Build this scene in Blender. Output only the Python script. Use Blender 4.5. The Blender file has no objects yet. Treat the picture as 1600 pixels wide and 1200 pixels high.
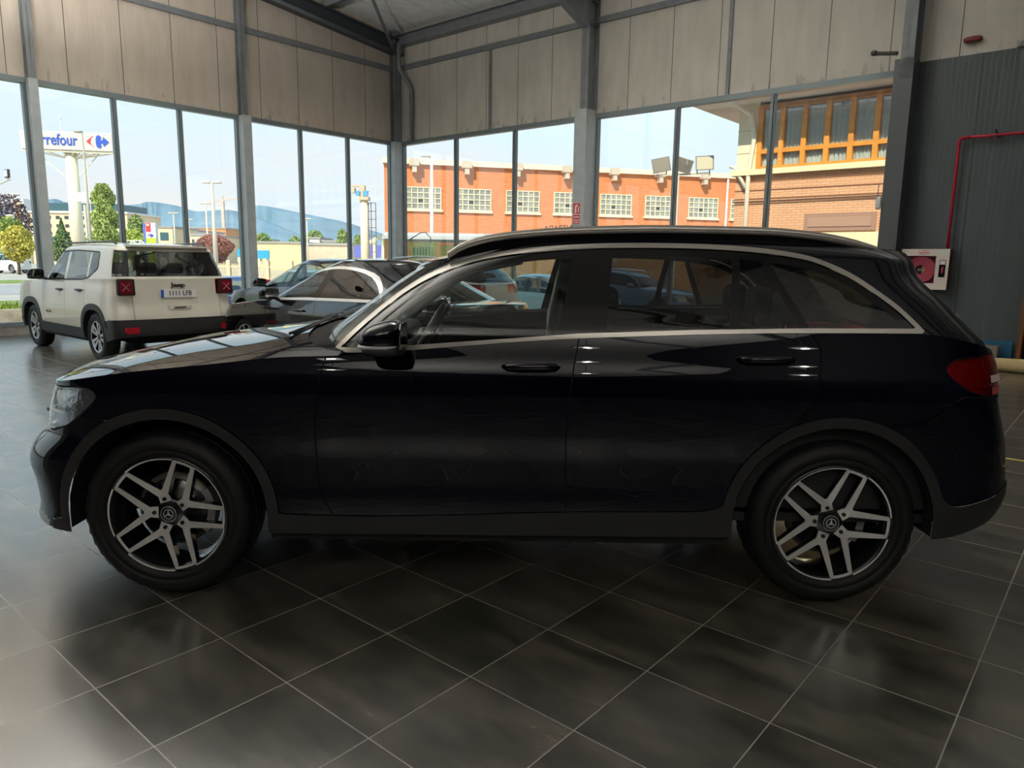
import bpy, bmesh, math, random, bisect
from mathutils import Vector, Matrix, Euler
random.seed(7)
C = bpy.context.scene.collection
PI = math.pi

# ---------------------------------------------------------------- camera
CAM_H = 1.4634
FPX = 1130.6
PITCH, ROLL = 0.16668, 0.013797
_f = Vector((0, math.cos(PITCH), -math.sin(PITCH)))
_r = Vector((1, 0, 0)); _u = _r.cross(_f)
_r2 = math.cos(ROLL)*_r+math.sin(ROLL)*_u
_u2 = -math.sin(ROLL)*_r+math.cos(ROLL)*_u
cam_data = bpy.data.cameras.new('camera')
cam_data.sensor_width = 36; cam_data.lens = FPX/1600*36
cam_data.clip_end = 20000; cam_data.clip_start = 0.05
cam = bpy.data.objects.new('camera', cam_data); C.objects.link(cam)
_m = Matrix(((_r2.x, _u2.x, -_f.x, 0), (_r2.y, _u2.y, -_f.y, 0), (_r2.z, _u2.z, -_f.z, CAM_H), (0, 0, 0, 1)))
cam.matrix_world = _m
bpy.context.scene.camera = cam

def ray(px, py):
    return _r2*((px-800)/FPX)-_u2*((py-600)/FPX)+_f
def at(px, py, y):
    """point seen at a pixel, y metres in front of the camera"""
    r = ray(px, py); return r*(y/r.y)+Vector((0, 0, CAM_H))

# ---------------------------------------------------------------- view, world, sun
vs = bpy.context.scene.view_settings
vs.view_transform = 'Standard'; vs.look = 'None'; vs.gamma = 1.0; vs.use_curve_mapping = False
vs.exposure = 0.55
RA = math.radians(-40.35)            # the hall stands at this angle to the line of sight
X1 = Vector((math.cos(RA), math.sin(RA), 0)); Y1 = Vector((-math.sin(RA), math.cos(RA), 0))
def rw(a, b, z=0.0):
    """hall coordinates to world"""
    return X1*a+Y1*b+Vector((0, 0, z))

def make_world():
    w = bpy.data.worlds.new('sky'); bpy.context.scene.world = w; w.use_nodes = True
    nt = w.node_tree; N = nt.nodes; L = nt.links; N.clear()
    out = N.new('ShaderNodeOutputWorld'); bg = N.new('ShaderNodeBackground')
    tc = N.new('ShaderNodeTexCoord'); sep = N.new('ShaderNodeSeparateXYZ')
    L.new(tc.outputs['Generated'], sep.inputs[0])
    cr = N.new('ShaderNodeValToRGB'); e = cr.color_ramp.elements
    e[0].position = 0.0; e[0].color = (0.66, 0.70, 0.76, 1)
    e[1].position = 0.9; e[1].color = (0.22, 0.42, 0.74, 1)
    a = e.new(0.10); a.color = (0.70, 0.78, 0.86, 1)
    a = e.new(0.25); a.color = (0.66, 0.83, 0.94, 1)
    a = e.new(0.45); a.color = (0.50, 0.72, 0.92, 1)
    L.new(sep.outputs[2], cr.inputs[0])
    mp = N.new('ShaderNodeMapping'); mp.inputs['Scale'].default_value = (2.2, 2.2, 9.0)
    mp.inputs['Location'].default_value = (0.3, 0.1, 0.0)
    L.new(tc.outputs['Generated'], mp.inputs[0])
    no = N.new('ShaderNodeTexNoise'); no.inputs['Scale'].default_value = 1.3; no.inputs['Detail'].default_value = 7; no.inputs['Roughness'].default_value = 0.5
    L.new(mp.outputs[0], no.inputs['Vector'])
    nr = N.new('ShaderNodeValToRGB'); nr.color_ramp.elements[0].position = 0.42; nr.color_ramp.elements[1].position = 0.66
    L.new(no.outputs[0], nr.inputs[0])
    hz = N.new('ShaderNodeValToRGB'); h = hz.color_ramp.elements
    h[0].position = 0.0; h[0].color = (1, 1, 1, 1); h[1].position = 0.24; h[1].color = (0.0, 0.0, 0.0, 1)
    q = h.new(0.11); q.color = (0.9, 0.9, 0.9, 1)
    L.new(sep.outputs[2], hz.inputs[0])
    mu = N.new('ShaderNodeMath'); mu.operation = 'MULTIPLY'
    L.new(nr.outputs[0], mu.inputs[0]); L.new(hz.outputs[0], mu.inputs[1])
    mx = N.new('ShaderNodeMixRGB'); mx.inputs[2].default_value = (0.80, 0.76, 0.77, 1)
    L.new(mu.outputs[0], mx.inputs[0]); L.new(cr.outputs[0], mx.inputs[1])
    L.new(mx.outputs[0], bg.inputs[0]); bg.inputs[1].default_value = 0.96
    L.new(bg.outputs[0], out.inputs[0])
make_world()
sun_data = bpy.data.lights.new('sun', 'SUN'); sun_data.energy = 4.0; sun_data.angle = 0.01; sun_data.color = (1.0, 0.88, 0.70)
sun = bpy.data.objects.new('sun', sun_data); C.objects.link(sun)
_sd = (X1*0.30-Y1*0.75+Vector((0, 0, 0.72))).normalized()      # towards the sun
sun.rotation_euler = _sd.to_track_quat('Z', 'Y').to_euler()

# ceiling lamps of the hall; the uplights are added fill (housings come below)
LAMPS = [(2.8, -9.5), (7.3, -6.0), (10.6, -2.6)]
FILL_UPLIGHTS = [(-12.3, -1.5, .35, 4.9), (-12.6, 3.0, .35, 4.9), (-9.5, 2.5, 1.35, 4.9), (-6.0, 8.5, .8, 6.7), (1.5, 10.5, .10, 4.9), (4.5, -8.5, .7, 4.9), (9.5, -4.0, .7, 4.9)]
LAMP_POWER = 7; FILL_POWER = 560
# ---------------------------------------------------------------- helpers
def tag(o, label=None, cat=None, group=None, kind=None):
    if label: o['label'] = label
    if cat: o['category'] = cat
    if group: o['group'] = group
    if kind: o['kind'] = kind
    return o
def empty(name, loc=(0, 0, 0), rz=0.0, label=None, cat=None, group=None):
    o = bpy.data.objects.new(name, None); C.objects.link(o); o.location = loc; o.rotation_euler = (0, 0, rz)
    o.empty_display_size = 0.1
    return tag(o, label, cat, group)
def children(o): return [c for c in bpy.data.objects if c.parent == o]
def copy_tree(o, parent=None):
    c = o.copy(); C.objects.link(c); c.parent = parent
    for ch in children(o): copy_tree(ch, c)
    return c

MATS = {}
def mat(name, col=(0.5, 0.5, 0.5), rough=0.5, metal=0.0, coat=0.0, emit=None, estr=0.0, noise=None, spec=0.5, bump=None, coat_rough=0.03, alpha=1.0):
    if name in MATS: return MATS[name]
    m = bpy.data.materials.new(name); m.use_nodes = True; MATS[name] = m
    nt = m.node_tree; b = nt.nodes['Principled BSDF']
    b.inputs['Base Color'].default_value = (*col, 1); b.inputs['Roughness'].default_value = rough
    b.inputs['Metallic'].default_value = metal; b.inputs['Coat Weight'].default_value = coat; b.inputs['Coat Roughness'].default_value = coat_rough
    b.inputs['Specular IOR Level'].default_value = spec
    if emit: b.inputs['Emission Color'].default_value = (*emit, 1); b.inputs['Emission Strength'].default_value = estr
    tc = None
    if noise:
        sc, amt = noise
        tc = nt.nodes.new('ShaderNodeTexCoord'); no = nt.nodes.new('ShaderNodeTexNoise'); no.inputs['Scale'].default_value = sc; no.inputs['Detail'].default_value = 5
        nt.links.new(tc.outputs['Object'], no.inputs['Vector'])
        mr = nt.nodes.new('ShaderNodeMapRange'); mr.inputs[1].default_value = 0.3; mr.inputs[2].default_value = 0.7
        mr.inputs[3].default_value = 1-amt; mr.inputs[4].default_value = 1+amt
        nt.links.new(no.outputs[0], mr.inputs[0])
        mx = nt.nodes.new('ShaderNodeVectorMath'); mx.operation = 'SCALE'; mx.inputs[0].default_value = col
        nt.links.new(mr.outputs[0], mx.inputs['Scale']); nt.links.new(mx.outputs[0], b.inputs['Base Color'])
    if bump:
        sc, st = bump
        tc = tc or nt.nodes.new('ShaderNodeTexCoord'); n2 = nt.nodes.new('ShaderNodeTexNoise'); n2.inputs['Scale'].default_value = sc
        nt.links.new(tc.outputs['Object'], n2.inputs['Vector'])
        bp = nt.nodes.new('ShaderNodeBump'); bp.inputs['Strength'].default_value = st; bp.inputs['Distance'].default_value = 0.01
        nt.links.new(n2.outputs[0], bp.inputs['Height']); nt.links.new(bp.outputs[0], b.inputs['Normal'])
    return m
def glass(name, tint=(1, 1, 1), refl=0.04, rough=0.0):
    """thin pane: see-through tint with Fresnel reflection"""
    if name in MATS: return MATS[name]
    m = bpy.data.materials.new(name); m.use_nodes = True; MATS[name] = m
    nt = m.node_tree; N = nt.nodes; L = nt.links; N.clear()
    out = N.new('ShaderNodeOutputMaterial'); mix = N.new('ShaderNodeMixShader'); tr = N.new('ShaderNodeBsdfTransparent'); gl = N.new('ShaderNodeBsdfGlossy')
    lw = N.new('ShaderNodeFresnel'); lw.inputs[0].default_value = 1.5
    mul = N.new('ShaderNodeMath'); mul.operation = 'MULTIPLY'; mul.inputs[1].default_value = refl/0.04; mul.use_clamp = True
    tr.inputs[0].default_value = (*tint, 1); gl.inputs['Roughness'].default_value = rough; gl.inputs[0].default_value = (1, 1, 1, 1)
    # the same Fresnel value from either side of the pane
    geo = N.new('ShaderNodeNewGeometry'); dot = N.new('ShaderNodeVectorMath'); dot.operation = 'DOT_PRODUCT'
    L.new(geo.outputs['Incoming'], dot.inputs[0]); L.new(geo.outputs['Normal'], dot.inputs[1])
    ab = N.new('ShaderNodeMath'); ab.operation = 'ABSOLUTE'; L.new(dot.outputs['Value'], ab.inputs[0])
    om = N.new('ShaderNodeMath'); om.operation = 'SUBTRACT'; om.inputs[0].default_value = 1.0; L.new(ab.outputs[0], om.inputs[1])
    pw = N.new('ShaderNodeMath'); pw.operation = 'POWER'; L.new(om.outputs[0], pw.inputs[0]); pw.inputs[1].default_value = 5.0
    ma = N.new('ShaderNodeMath'); ma.operation = 'MULTIPLY_ADD'; L.new(pw.outputs[0], ma.inputs[0]); ma.inputs[1].default_value = 0.9; ma.inputs[2].default_value = 0.04
    L.new(ma.outputs[0], mul.inputs[0]); N.remove(lw)
    L.new(mul.outputs[0], mix.inputs[0]); L.new(tr.outputs[0], mix.inputs[1]); L.new(gl.outputs[0], mix.inputs[2]); L.new(mix.outputs[0], out.inputs[0])
    return m

def mesh_obj(name, verts, faces, m, parent=None, smooth=False, normals=None, loc=None, rz=None, mats=None, midx=None):
    me = bpy.data.meshes.new(name); me.from_pydata([tuple(v) for v in verts], [], faces)
    if mats:
        for q in mats: me.materials.append(q)
        if midx: me.polygons.foreach_set('material_index', midx)
    elif m: me.materials.append(m)
    if smooth or normals: me.polygons.foreach_set('use_smooth', [True]*len(me.polygons))
    me.update()
    if normals: me.normals_split_custom_set_from_vertices([tuple(n) for n in normals])
    o = bpy.data.objects.new(name, me); C.objects.link(o)
    if parent: o.parent = parent
    if loc is not None: o.location = loc
    if rz is not None: o.rotation_euler = (0, 0, rz)
    return o

class MB:
    """collects shapes, links them as one mesh object"""
    def __init__(s): s.v = []; s.f = []; s.sm = []
    def add(s, v, f, sm=False):
        n = len(s.v); s.v += [tuple(p) for p in v]; s.f += [tuple(i+n for i in q) for q in f]; s.sm += [sm]*len(f); return s
    def box(s, x0, x1, y0, y1, z0, z1):
        v = [(x, y, z) for x in (x0, x1) for y in (y0, y1) for z in (z0, z1)]
        return s.add(v, [(0, 1, 3, 2), (4, 6, 7, 5), (0, 4, 5, 1), (2, 3, 7, 6), (0, 2, 6, 4), (1, 5, 7, 3)])
    def quad(s, a, b, c, d): return s.add([a, b, c, d], [(0, 1, 2, 3)])
    def bar(s, a, b, w, h=None, up=(0, 0, 1)):
        """box beam from a to b, w across, h along up"""
        h = h or w; a = Vector(a); b = Vector(b); d = (b-a).normalized(); u = Vector(up)
        if abs(d.dot(u)) > 0.97: u = Vector((1, 0, 0))
        sd = d.cross(u).normalized(); u = sd.cross(d).normalized()
        v = [p+sd*(i*w/2)+u*(j*h/2) for p in (a, b) for i, j in ((-1, -1), (1, -1), (1, 1), (-1, 1))]
        return s.add(v, [(3, 2, 1, 0), (4, 5, 6, 7), (0, 1, 5, 4), (1, 2, 6, 5), (2, 3, 7, 6), (3, 0, 4, 7)])
    def tube(s, pts, r, n=10, closed=False, cap=True):
        pts = [Vector(p) for p in pts]; N = len(pts); rs = r if isinstance(r, (list, tuple)) else [r]*N
        rings = []; pu = None
        for i, p in enumerate(pts):
            if closed: d = pts[(i+1) % N]-pts[i-1]
            else: d = pts[min(i+1, N-1)]-pts[max(i-1, 0)]
            d.normalize()
            if pu is None:
                pu = Vector((0, 0, 1)) if abs(d.z) < 0.9 else Vector((1, 0, 0))
            a = d.cross(pu).normalized(); pu = a.cross(d).normalized()
            rings.append([p+a*(rs[i]*math.cos(2*PI*k/n))+pu*(rs[i]*math.sin(2*PI*k/n)) for k in range(n)])
        v = [q for rg in rings for q in rg]; f = []
        M = N if closed else N-1
        for i in range(M):
            j = (i+1) % N
            for k in range(n): f.append((i*n+k, i*n+(k+1) % n, j*n+(k+1) % n, j*n+k))
        s.add(v, f, True)
        if cap and not closed:
            m0 = len(s.v)-len(v)
            s.f += [tuple(m0+k for k in range(n))[::-1], tuple(m0+(N-1)*n+k for k in range(n))]; s.sm += [False, False]
        return s
    def cyl(s, a, b, r, n=16, r2=None): return s.tube([a, b], [r, r if r2 is None else r2], n)
    def prism(s, poly, axis, t0, t1):
        """poly in the plane across axis, extruded from t0 to t1"""
        n = len(poly)
        def P(p, t):
            return {'x': (t, p[0], p[1]), 'y': (p[0], t, p[1]), 'z': (p[0], p[1], t)}[axis]
        v = [P(p, t0) for p in poly]+[P(p, t1) for p in poly]
        f = [tuple(range(n))[::-1], tuple(range(n, 2*n))]+[(i, (i+1) % n, n+(i+1) % n, n+i) for i in range(n)]
        return s.add(v, f)
    def lathe(s, prof, axis='y', n=48, c=(0, 0, 0), arc=2*PI):
        v = []; f = []; N = len(prof); full = abs(arc-2*PI) < 1e-6
        for k in range(n if full else n+1):
            a = arc*k/n; ca, sa = math.cos(a), math.sin(a)
            for t, r in prof:
                q = {'y': (r*ca, t, r*sa), 'z': (r*ca, r*sa, t), 'x': (t, r*ca, r*sa)}[axis]
                v.append((q[0]+c[0], q[1]+c[1], q[2]+c[2]))
        for k in range(n):
            k2 = (k+1) % n if full else k+1
            for i in range(N-1): f.append((k*N+i, k*N+i+1, k2*N+i+1, k2*N+i))
        return s.add(v, f, True)
    def blob(s, c, r, e=0.6, nu=20, nv=12):
        """superellipsoid, e<1 is boxier"""
        def sp(x, p): return math.copysign(abs(x)**p, x)
        v = []; f = []
        for i in range(nv+1):
            a = -PI/2+PI*i/nv
            for k in range(nu):
                b = 2*PI*k/nu
                v.append((c[0]+r[0]*sp(math.cos(a), e)*sp(math.cos(b), e), c[1]+r[1]*sp(math.cos(a), e)*sp(math.sin(b), e), c[2]+r[2]*sp(math.sin(a), e)))
        for i in range(nv):
            for k in range(nu): f.append((i*nu+k, i*nu+(k+1) % nu, (i+1)*nu+(k+1) % nu, (i+1)*nu+k))
        return s.add(v, f, True)
    def build(s, name, m, parent=None, loc=None, rz=None):
        o = mesh_obj(name, s.v, s.f, m, parent, loc=loc, rz=rz)
        o.data.polygons.foreach_set('use_smooth', s.sm); o.data.update()
        return o
def text(name, body, size, m, parent, loc, rot, extrude=0.001, align='CENTER', sx=1.0, shear=0.0, offset=0.0):
    cu = bpy.data.curves.new(name, 'FONT'); cu.body = body; cu.size = size; cu.extrude = extrude; cu.align_x = align; cu.align_y = 'CENTER'
    cu.shear = shear; cu.offset = offset; cu.resolution_u = 3
    cu.materials.append(m)
    tmp = bpy.data.objects.new(name, cu); C.objects.link(tmp)
    dg = bpy.context.evaluated_depsgraph_get(); dg.update()
    me = bpy.data.meshes.new_from_object(tmp.evaluated_get(dg)); bpy.data.objects.remove(tmp); me.name = name
    me.transform(Matrix.Diagonal((sx, 1, 1, 1)))
    if not me.materials: me.materials.append(m)
    o = bpy.data.objects.new(name, me); C.objects.link(o)
    if parent: o.parent = parent
    o.location = loc; o.rotation_euler = rot
    return o
def struct(o): o['kind'] = 'structure'; return o
# ---------------------------------------------------------------- the hall
def wall_mat(name, col, axis, pitch=1.0, off=0.0, ribs=.083, rib_s=.25, seam=(.06, .055, .05), dirt=None, dirt_z=4.62, rough=.55):
    m = bpy.data.materials.new(name); m.use_nodes = True; nt = m.node_tree; N = nt.nodes; L = nt.links; b = N['Principled BSDF']
    tc = N.new('ShaderNodeTexCoord'); sp = N.new('ShaderNodeSeparateXYZ'); L.new(tc.outputs['Object'], sp.inputs[0]); co = sp.outputs[axis]
    def M(op, a, bb=None, c=None):
        n = N.new('ShaderNodeMath'); n.operation = op
        for i, q in enumerate((a, bb, c)):
            if q is None: continue
            if isinstance(q, (int, float)): n.inputs[i].default_value = q
            else: L.new(q, n.inputs[i])
        return n.outputs[0]
    t = M('FRACT', M('DIVIDE', M('SUBTRACT', co, off), pitch)); d = M('MINIMUM', t, M('SUBTRACT', 1.0, t)); sm = M('LESS_THAN', d, .007/pitch)
    no = N.new('ShaderNodeTexNoise'); no.inputs['Scale'].default_value = 1.2; no.inputs['Detail'].default_value = 6
    mp = N.new('ShaderNodeMapping'); mp.inputs['Scale'].default_value = (4, 4, 1); L.new(tc.outputs['Object'], mp.inputs[0]); L.new(mp.outputs[0], no.inputs['Vector'])
    mr = N.new('ShaderNodeMapRange'); mr.inputs[1].default_value = .3; mr.inputs[2].default_value = .7; mr.inputs[3].default_value = .88; mr.inputs[4].default_value = 1.06; L.new(no.outputs[0], mr.inputs[0])
    vm = N.new('ShaderNodeVectorMath'); vm.operation = 'SCALE'; vm.inputs[0].default_value = col; L.new(mr.outputs[0], vm.inputs['Scale'])
    src = vm.outputs[0]
    if dirt:
        n2 = N.new('ShaderNodeTexNoise'); n2.inputs['Scale'].default_value = 6; n2.inputs['Detail'].default_value = 8
        m2 = N.new('ShaderNodeMapping'); m2.inputs['Scale'].default_value = (1.5, 1.5, .5); L.new(tc.outputs['Object'], m2.inputs[0]); L.new(m2.outputs[0], n2.inputs['Vector'])
        h = M('SUBTRACT', 1.0, M('DIVIDE', M('SUBTRACT', sp.outputs[2], dirt_z), .35)); h = M('MAXIMUM', h, 0.0)
        fac = M('MULTIPLY', M('MULTIPLY', M('GREATER_THAN', n2.outputs[0], .60), .5), M('MINIMUM', h, 1.0))
        mx = N.new('ShaderNodeMixRGB'); mx.inputs[2].default_value = (*dirt, 1); L.new(fac, mx.inputs[0]); L.new(src, mx.inputs[1]); src = mx.outputs[0]
    mx = N.new('ShaderNodeMixRGB'); mx.inputs[2].default_value = (*seam, 1); L.new(sm, mx.inputs[0]); L.new(src, mx.inputs[1])
    L.new(mx.outputs[0], b.inputs['Base Color']); b.inputs['Roughness'].default_value = rough
    if ribs:
        s = M('FRACT', M('DIVIDE', co, ribs)); s = M('SMOOTH_MIN', M('MULTIPLY', M('ABSOLUTE', M('SUBTRACT', s, .5)), 6.0), 1.0, .3)
        bp = N.new('ShaderNodeBump'); bp.inputs['Strength'].default_value = rib_s; bp.inputs['Distance'].default_value = .004; L.new(s, bp.inputs['Height']); L.new(bp.outputs[0], b.inputs['Normal'])
    MATS[name] = m
    return m

def floor_mat():
    m = bpy.data.materials.new('floor_tiles'); m.use_nodes = True; nt = m.node_tree; N = nt.nodes; L = nt.links; b = N['Principled BSDF']
    tc = N.new('ShaderNodeTexCoord'); sp = N.new('ShaderNodeSeparateXYZ'); L.new(tc.outputs['Object'], sp.inputs[0])
    T = .4546
    def M(op, a, bb=None, c=None):
        n = N.new('ShaderNodeMath'); n.operation = op
        for i, q in enumerate((a, bb, c)):
            if q is None: continue
            if isinstance(q, (int, float)): n.inputs[i].default_value = q
            else: L.new(q, n.inputs[i])
        return n.outputs[0]
    u = M('DIVIDE', M('SUBTRACT', sp.outputs[0], .1758), T); v = M('DIVIDE', M('SUBTRACT', sp.outputs[1], .3609), T)
    def edge(t):
        f = M('FRACT', t); return M('MINIMUM', f, M('SUBTRACT', 1.0, f))
    d = M('MINIMUM', edge(u), edge(v)); gr = M('LESS_THAN', d, .0048)
    cx = N.new('ShaderNodeCombineXYZ'); L.new(M('FLOOR', u), cx.inputs[0]); L.new(M('FLOOR', v), cx.inputs[1])
    wn = N.new('ShaderNodeTexWhiteNoise'); wn.noise_dimensions = '2D'; L.new(cx.outputs[0], wn.inputs['Vector'])
    # each tile gets its own stretch of cloudy pattern
    ad = N.new('ShaderNodeVectorMath'); ad.operation = 'MULTIPLY_ADD'; L.new(wn.outputs['Color'], ad.inputs[0]); ad.inputs[1].default_value = (9, 9, 9)
    ms = N.new('ShaderNodeMapping'); ms.inputs['Scale'].default_value = (2.2, 6.5, 1); L.new(tc.outputs['Object'], ms.inputs[0]); L.new(ms.outputs[0], ad.inputs[2])
    no = N.new('ShaderNodeTexNoise'); no.inputs['Scale'].default_value = 1.0; no.inputs['Detail'].default_value = 8; no.inputs['Roughness'].default_value = .62; L.new(ad.outputs[0], no.inputs['Vector'])
    cr = N.new('ShaderNodeValToRGB'); e = cr.color_ramp.elements
    e[0].position = .36; e[0].color = (.028, .030, .024, 1); e[1].position = .66; e[1].color = (.125, .112, .090, 1)
    q = e.new(.5); q.color = (.062, .058, .048, 1)
    L.new(no.outputs[0], cr.inputs[0])
    hu = N.new('ShaderNodeMixRGB'); hu.blend_type = 'MULTIPLY'; hu.inputs[0].default_value = 1.0; L.new(cr.outputs[0], hu.inputs[1])
    c2 = N.new('ShaderNodeValToRGB'); g = c2.color_ramp.elements; g[0].color = (.86, .90, .84, 1); g[1].color = (1.12, 1.02, .98, 1); L.new(wn.outputs['Value'], c2.inputs[0]); L.new(c2.outputs[0], hu.inputs[2])
    mx = N.new('ShaderNodeMixRGB'); mx.inputs[2].default_value = (.19, .165, .14, 1); L.new(gr, mx.inputs[0]); L.new(hu.outputs[0], mx.inputs[1])
    L.new(mx.outputs[0], b.inputs['Base Color'])
    rr = N.new('ShaderNodeMapRange'); rr.inputs[3].default_value = .20; rr.inputs[4].default_value = .26; L.new(no.outputs[0], rr.inputs[0])
    rm = N.new('ShaderNodeMixRGB'); L.new(gr, rm.inputs[0]); L.new(rr.outputs[0], rm.inputs[1]); rm.inputs[2].default_value = (.6, .6, .6, 1); L.new(rm.outputs[0], b.inputs['Roughness'])
    b.inputs['IOR'].default_value = 2.7
    n3 = N.new('ShaderNodeTexNoise'); n3.inputs['Scale'].default_value = 55; n3.inputs['Detail'].default_value = 3; L.new(tc.outputs['Object'], n3.inputs['Vector'])
    h = M('SUBTRACT', M('MULTIPLY', n3.outputs[0], .25), M('MULTIPLY', gr, 1.0))
    # tiles lie very slightly out of level with each other
    bp = N.new('ShaderNodeBump'); bp.inputs['Strength'].default_value = .12; bp.inputs['Distance'].default_value = .002; L.new(h, bp.inputs['Height']); L.new(bp.outputs[0], b.inputs['Normal'])
    MATS['floor_tiles'] = m
    return m

LX, RY = -15.75, 13.6            # inner faces: left wall x, right wall y in hall coordinates
HX, HY = 13.0, -12.0             # far ends behind the camera
HEAD = 4.54
steel = mat('grey_steel', (.17, .185, .195), .42, noise=(6, .12))
steel2 = mat('pale_steel_cladding', (.38, .42, .43), .38, noise=(5, .10))
cream_l = wall_mat('cream_panels_left', (.50, .44, .37), 1, 1.0, .5, dirt=(.16, .12, .09))
cream_r = wall_mat('cream_panels_right', (.52, .49, .43), 0, 1.0, .5, dirt=(.16, .13, .10))
dark_r = wall_mat('dark_grey_panels', (.060, .075, .080), 0, 1.0, .83, rib_s=.55, ribs=.075, seam=(.015, .018, .02), rough=.45)
ceil_m = wall_mat('ceiling_panels', (.78, .78, .76), 0, 1.0, .1, ribs=.25, rib_s=.2, seam=(.3, .3, .3))

def hall(name, mb, m, kind='structure'):
    o = mb.build(name, m, None, rz=RA)
    if kind: o['kind'] = kind
    return o
b = MB(); b.box(LX-.25, HX, HY, RY+.25, -.12, 0); fl = hall('floor', b, floor_mat())
# left wall: cream panels over the glazing
b = MB(); b.box(LX-.10, LX, HY, RY+.1, HEAD+.08, 8.6); b.box(LX-.1, LX, HY, -8, 0, HEAD+.08); b.box(LX-.1, LX, 8.89, 9.12, 0, HEAD+.08); b.box(LX-.1, LX, 4.75, 4.93, 0, HEAD+.08); b.box(LX-.1, LX, .41, .76, 0, HEAD+.08); b.box(LX-.1, LX, 13.31, RY+.1, 0, HEAD+.08); hall('wall_left', b, cream_l)
b = MB(); b.box(LX-.1, HX, RY, RY+.10, 4.70, 7.6); b.box(LX-.1, -3.0, RY, RY+.10, HEAD+.08, 4.70); b.box(-9.51, -9.24, RY, RY+.1, 0, HEAD+.08); b.box(LX-.1, -15.54, RY, RY+.1, 0, HEAD+.08); hall('wall_right', b, cream_r)
b = MB(); b.box(-3.31, HX, RY-.012, RY+.10, 0, 4.72); hall('wall_right', b, dark_r)
b = MB(); b.box(HX, HX+.1, HY, RY, 0, 9); hall('wall_back', b, mat('back_wall_grey', (.022, .022, .024), .6))
b = MB(); b.box(LX, HX, HY-.1, HY, 0, 9); hall('wall_rear', b, mat('back_wall_grey'))
# roof plane rising from the eave of the right wall
rz_ = lambda y: 7.42+.10*(RY-y)
b = MB(); ys = RY+.2, 1.0, HY-.1
b.add([(LX-.1, RY+.2, rz_(RY+.2)), (HX, RY+.2, rz_(RY+.2)), (HX, 1, rz_(1)), (LX-.1, 1, rz_(1)), (HX, HY-.1, 7.6), (LX-.1, HY-.1, 7.6)]+[(LX-.1, RY+.2, rz_(RY+.2)+.1), (HX, RY+.2, rz_(RY+.2)+.1), (HX, 1, rz_(1)+.1), (LX-.1, 1, rz_(1)+.1), (HX, HY-.1, 7.7), (LX-.1, HY-.1, 7.7)],
      [(0, 1, 2, 3), (3, 2, 4, 5), (6, 9, 8, 7), (9, 11, 10, 8), (0, 6, 7, 1), (1, 7, 8, 2), (2, 8, 10, 4), (5, 11, 9, 3), (3, 9, 6, 0), (4, 10, 11, 5)])
hall('ceiling', b, ceil_m)
# kerbs and thresholds under the glass
kerb = mat('kerb_concrete', (.20, .19, .175), .7, noise=(8, .2))
b = MB(); b.box(LX-.25, LX+.02, HY, RY+.25, 0, .16); hall('baseboard_left', b, kerb)
b = MB(); b.box(LX, -3.02, RY-.02, RY+.25, 0, .16); hall('baseboard_right', b, kerb)
# window heads, sills and mullions, one window per bay
pane = glass('shop_glass', (.93, .965, .96), .045)
frame = mat('window_frame_grey', (.16, .20, .21), .35, metal=.2)
def window(n, side, a0, a1, mull):
    """bay of glazing from a0 to a1 along the wall"""
    def P(b_, lo, hi, z0, z1, d0, d1):
        if side == 'L': b_.box(LX+d0, LX+d1, lo, hi, z0, z1)
        else: b_.box(lo, hi, RY-d1, RY-d0, z0, z1)
    fr = MB(); P(fr, a0, a1, HEAD, HEAD+.10, -.10, .045); P(fr, a0, a1, .16, .24, -.08, .03); P(fr, a0, a0+.05, .2, HEAD, -.08, .03); P(fr, a1-.05, a1, .2, HEAD, -.08, .03)
    o = hall('window_%d' % n, fr, frame)
    for mpos in mull:
        q = MB(); P(q, mpos-.045, mpos+.045, .2, HEAD, -.07, .02); P(q, mpos-.020, mpos+.020, .2, HEAD, .02, .05); q.build('mullion', frame, o)
    for i, (p, q2) in enumerate(zip([a0]+mull, mull+[a1])):
        q = MB(); P(q, p+.04, q2-.04, .22, HEAD+.02, -.036, -.030); q.build('pane', pane, o)
    return o
window(1, 'L', 9.11, 13.32, [10.52, 11.92]); window(2, 'L', 4.92, 8.90, [6.28, 7.59]); window(3, 'L', .75, 4.76, [2.02, 3.35]); window(4, 'L', -3.5, .42, [-2.2, -.9]); window(5, 'L', -8.0, -3.85, [-6.5, -5.2])
window(6, 'R', -15.55, -9.50, [-13.54, -11.58]); window(7, 'R', -9.25, -3.30, [-7.33, -5.40])
# columns
def column(nm, box_, upper, lab, m2=steel2):
    t = empty('steel_column', rw((box_[0]+box_[1])/2, (box_[2]+box_[3])/2, 0), RA, lab, 'column', 'steel columns along the glazing')
    cx, cy = (box_[0]+box_[1])/2, (box_[2]+box_[3])/2
    b = MB(); b.box(box_[0]-cx, box_[1]-cx, box_[2]-cy, box_[3]-cy, 0, box_[4]); b.build('column_casing', m2, t)
    b = MB(); x0, x1, y0, y1 = upper[0]-cx, upper[1]-cx, upper[2]-cy, upper[3]-cy
    if upper[4] == 'x':     # flanges across x
        b.box(x0, x1, y0, y0+.025, box_[4]-.3, 8.2); b.box(x0, x1, y1-.025, y1, box_[4]-.3, 8.2); b.box((x0+x1)/2-.012, (x0+x1)/2+.012, y0, y1, box_[4]-.3, 8.2)
    else:
        b.box(x0, x0+.025, y0, y1, box_[4]-.3, 8.2); b.box(x1-.025, x1, y0, y1, box_[4]-.3, 8.2); b.box(x0, x1, (y0+y1)/2-.012, (y0+y1)/2+.012, box_[4]-.3, 8.2)
    b.build('column_post', steel, t)
    return t
column('c', (LX-.05, LX+.23, 8.90, 9.11, 4.62), (LX, LX+.18, 8.92, 9.06, 'y'), 'cased steel column between the two glazed bays of the left wall, behind the white SUV')
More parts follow.
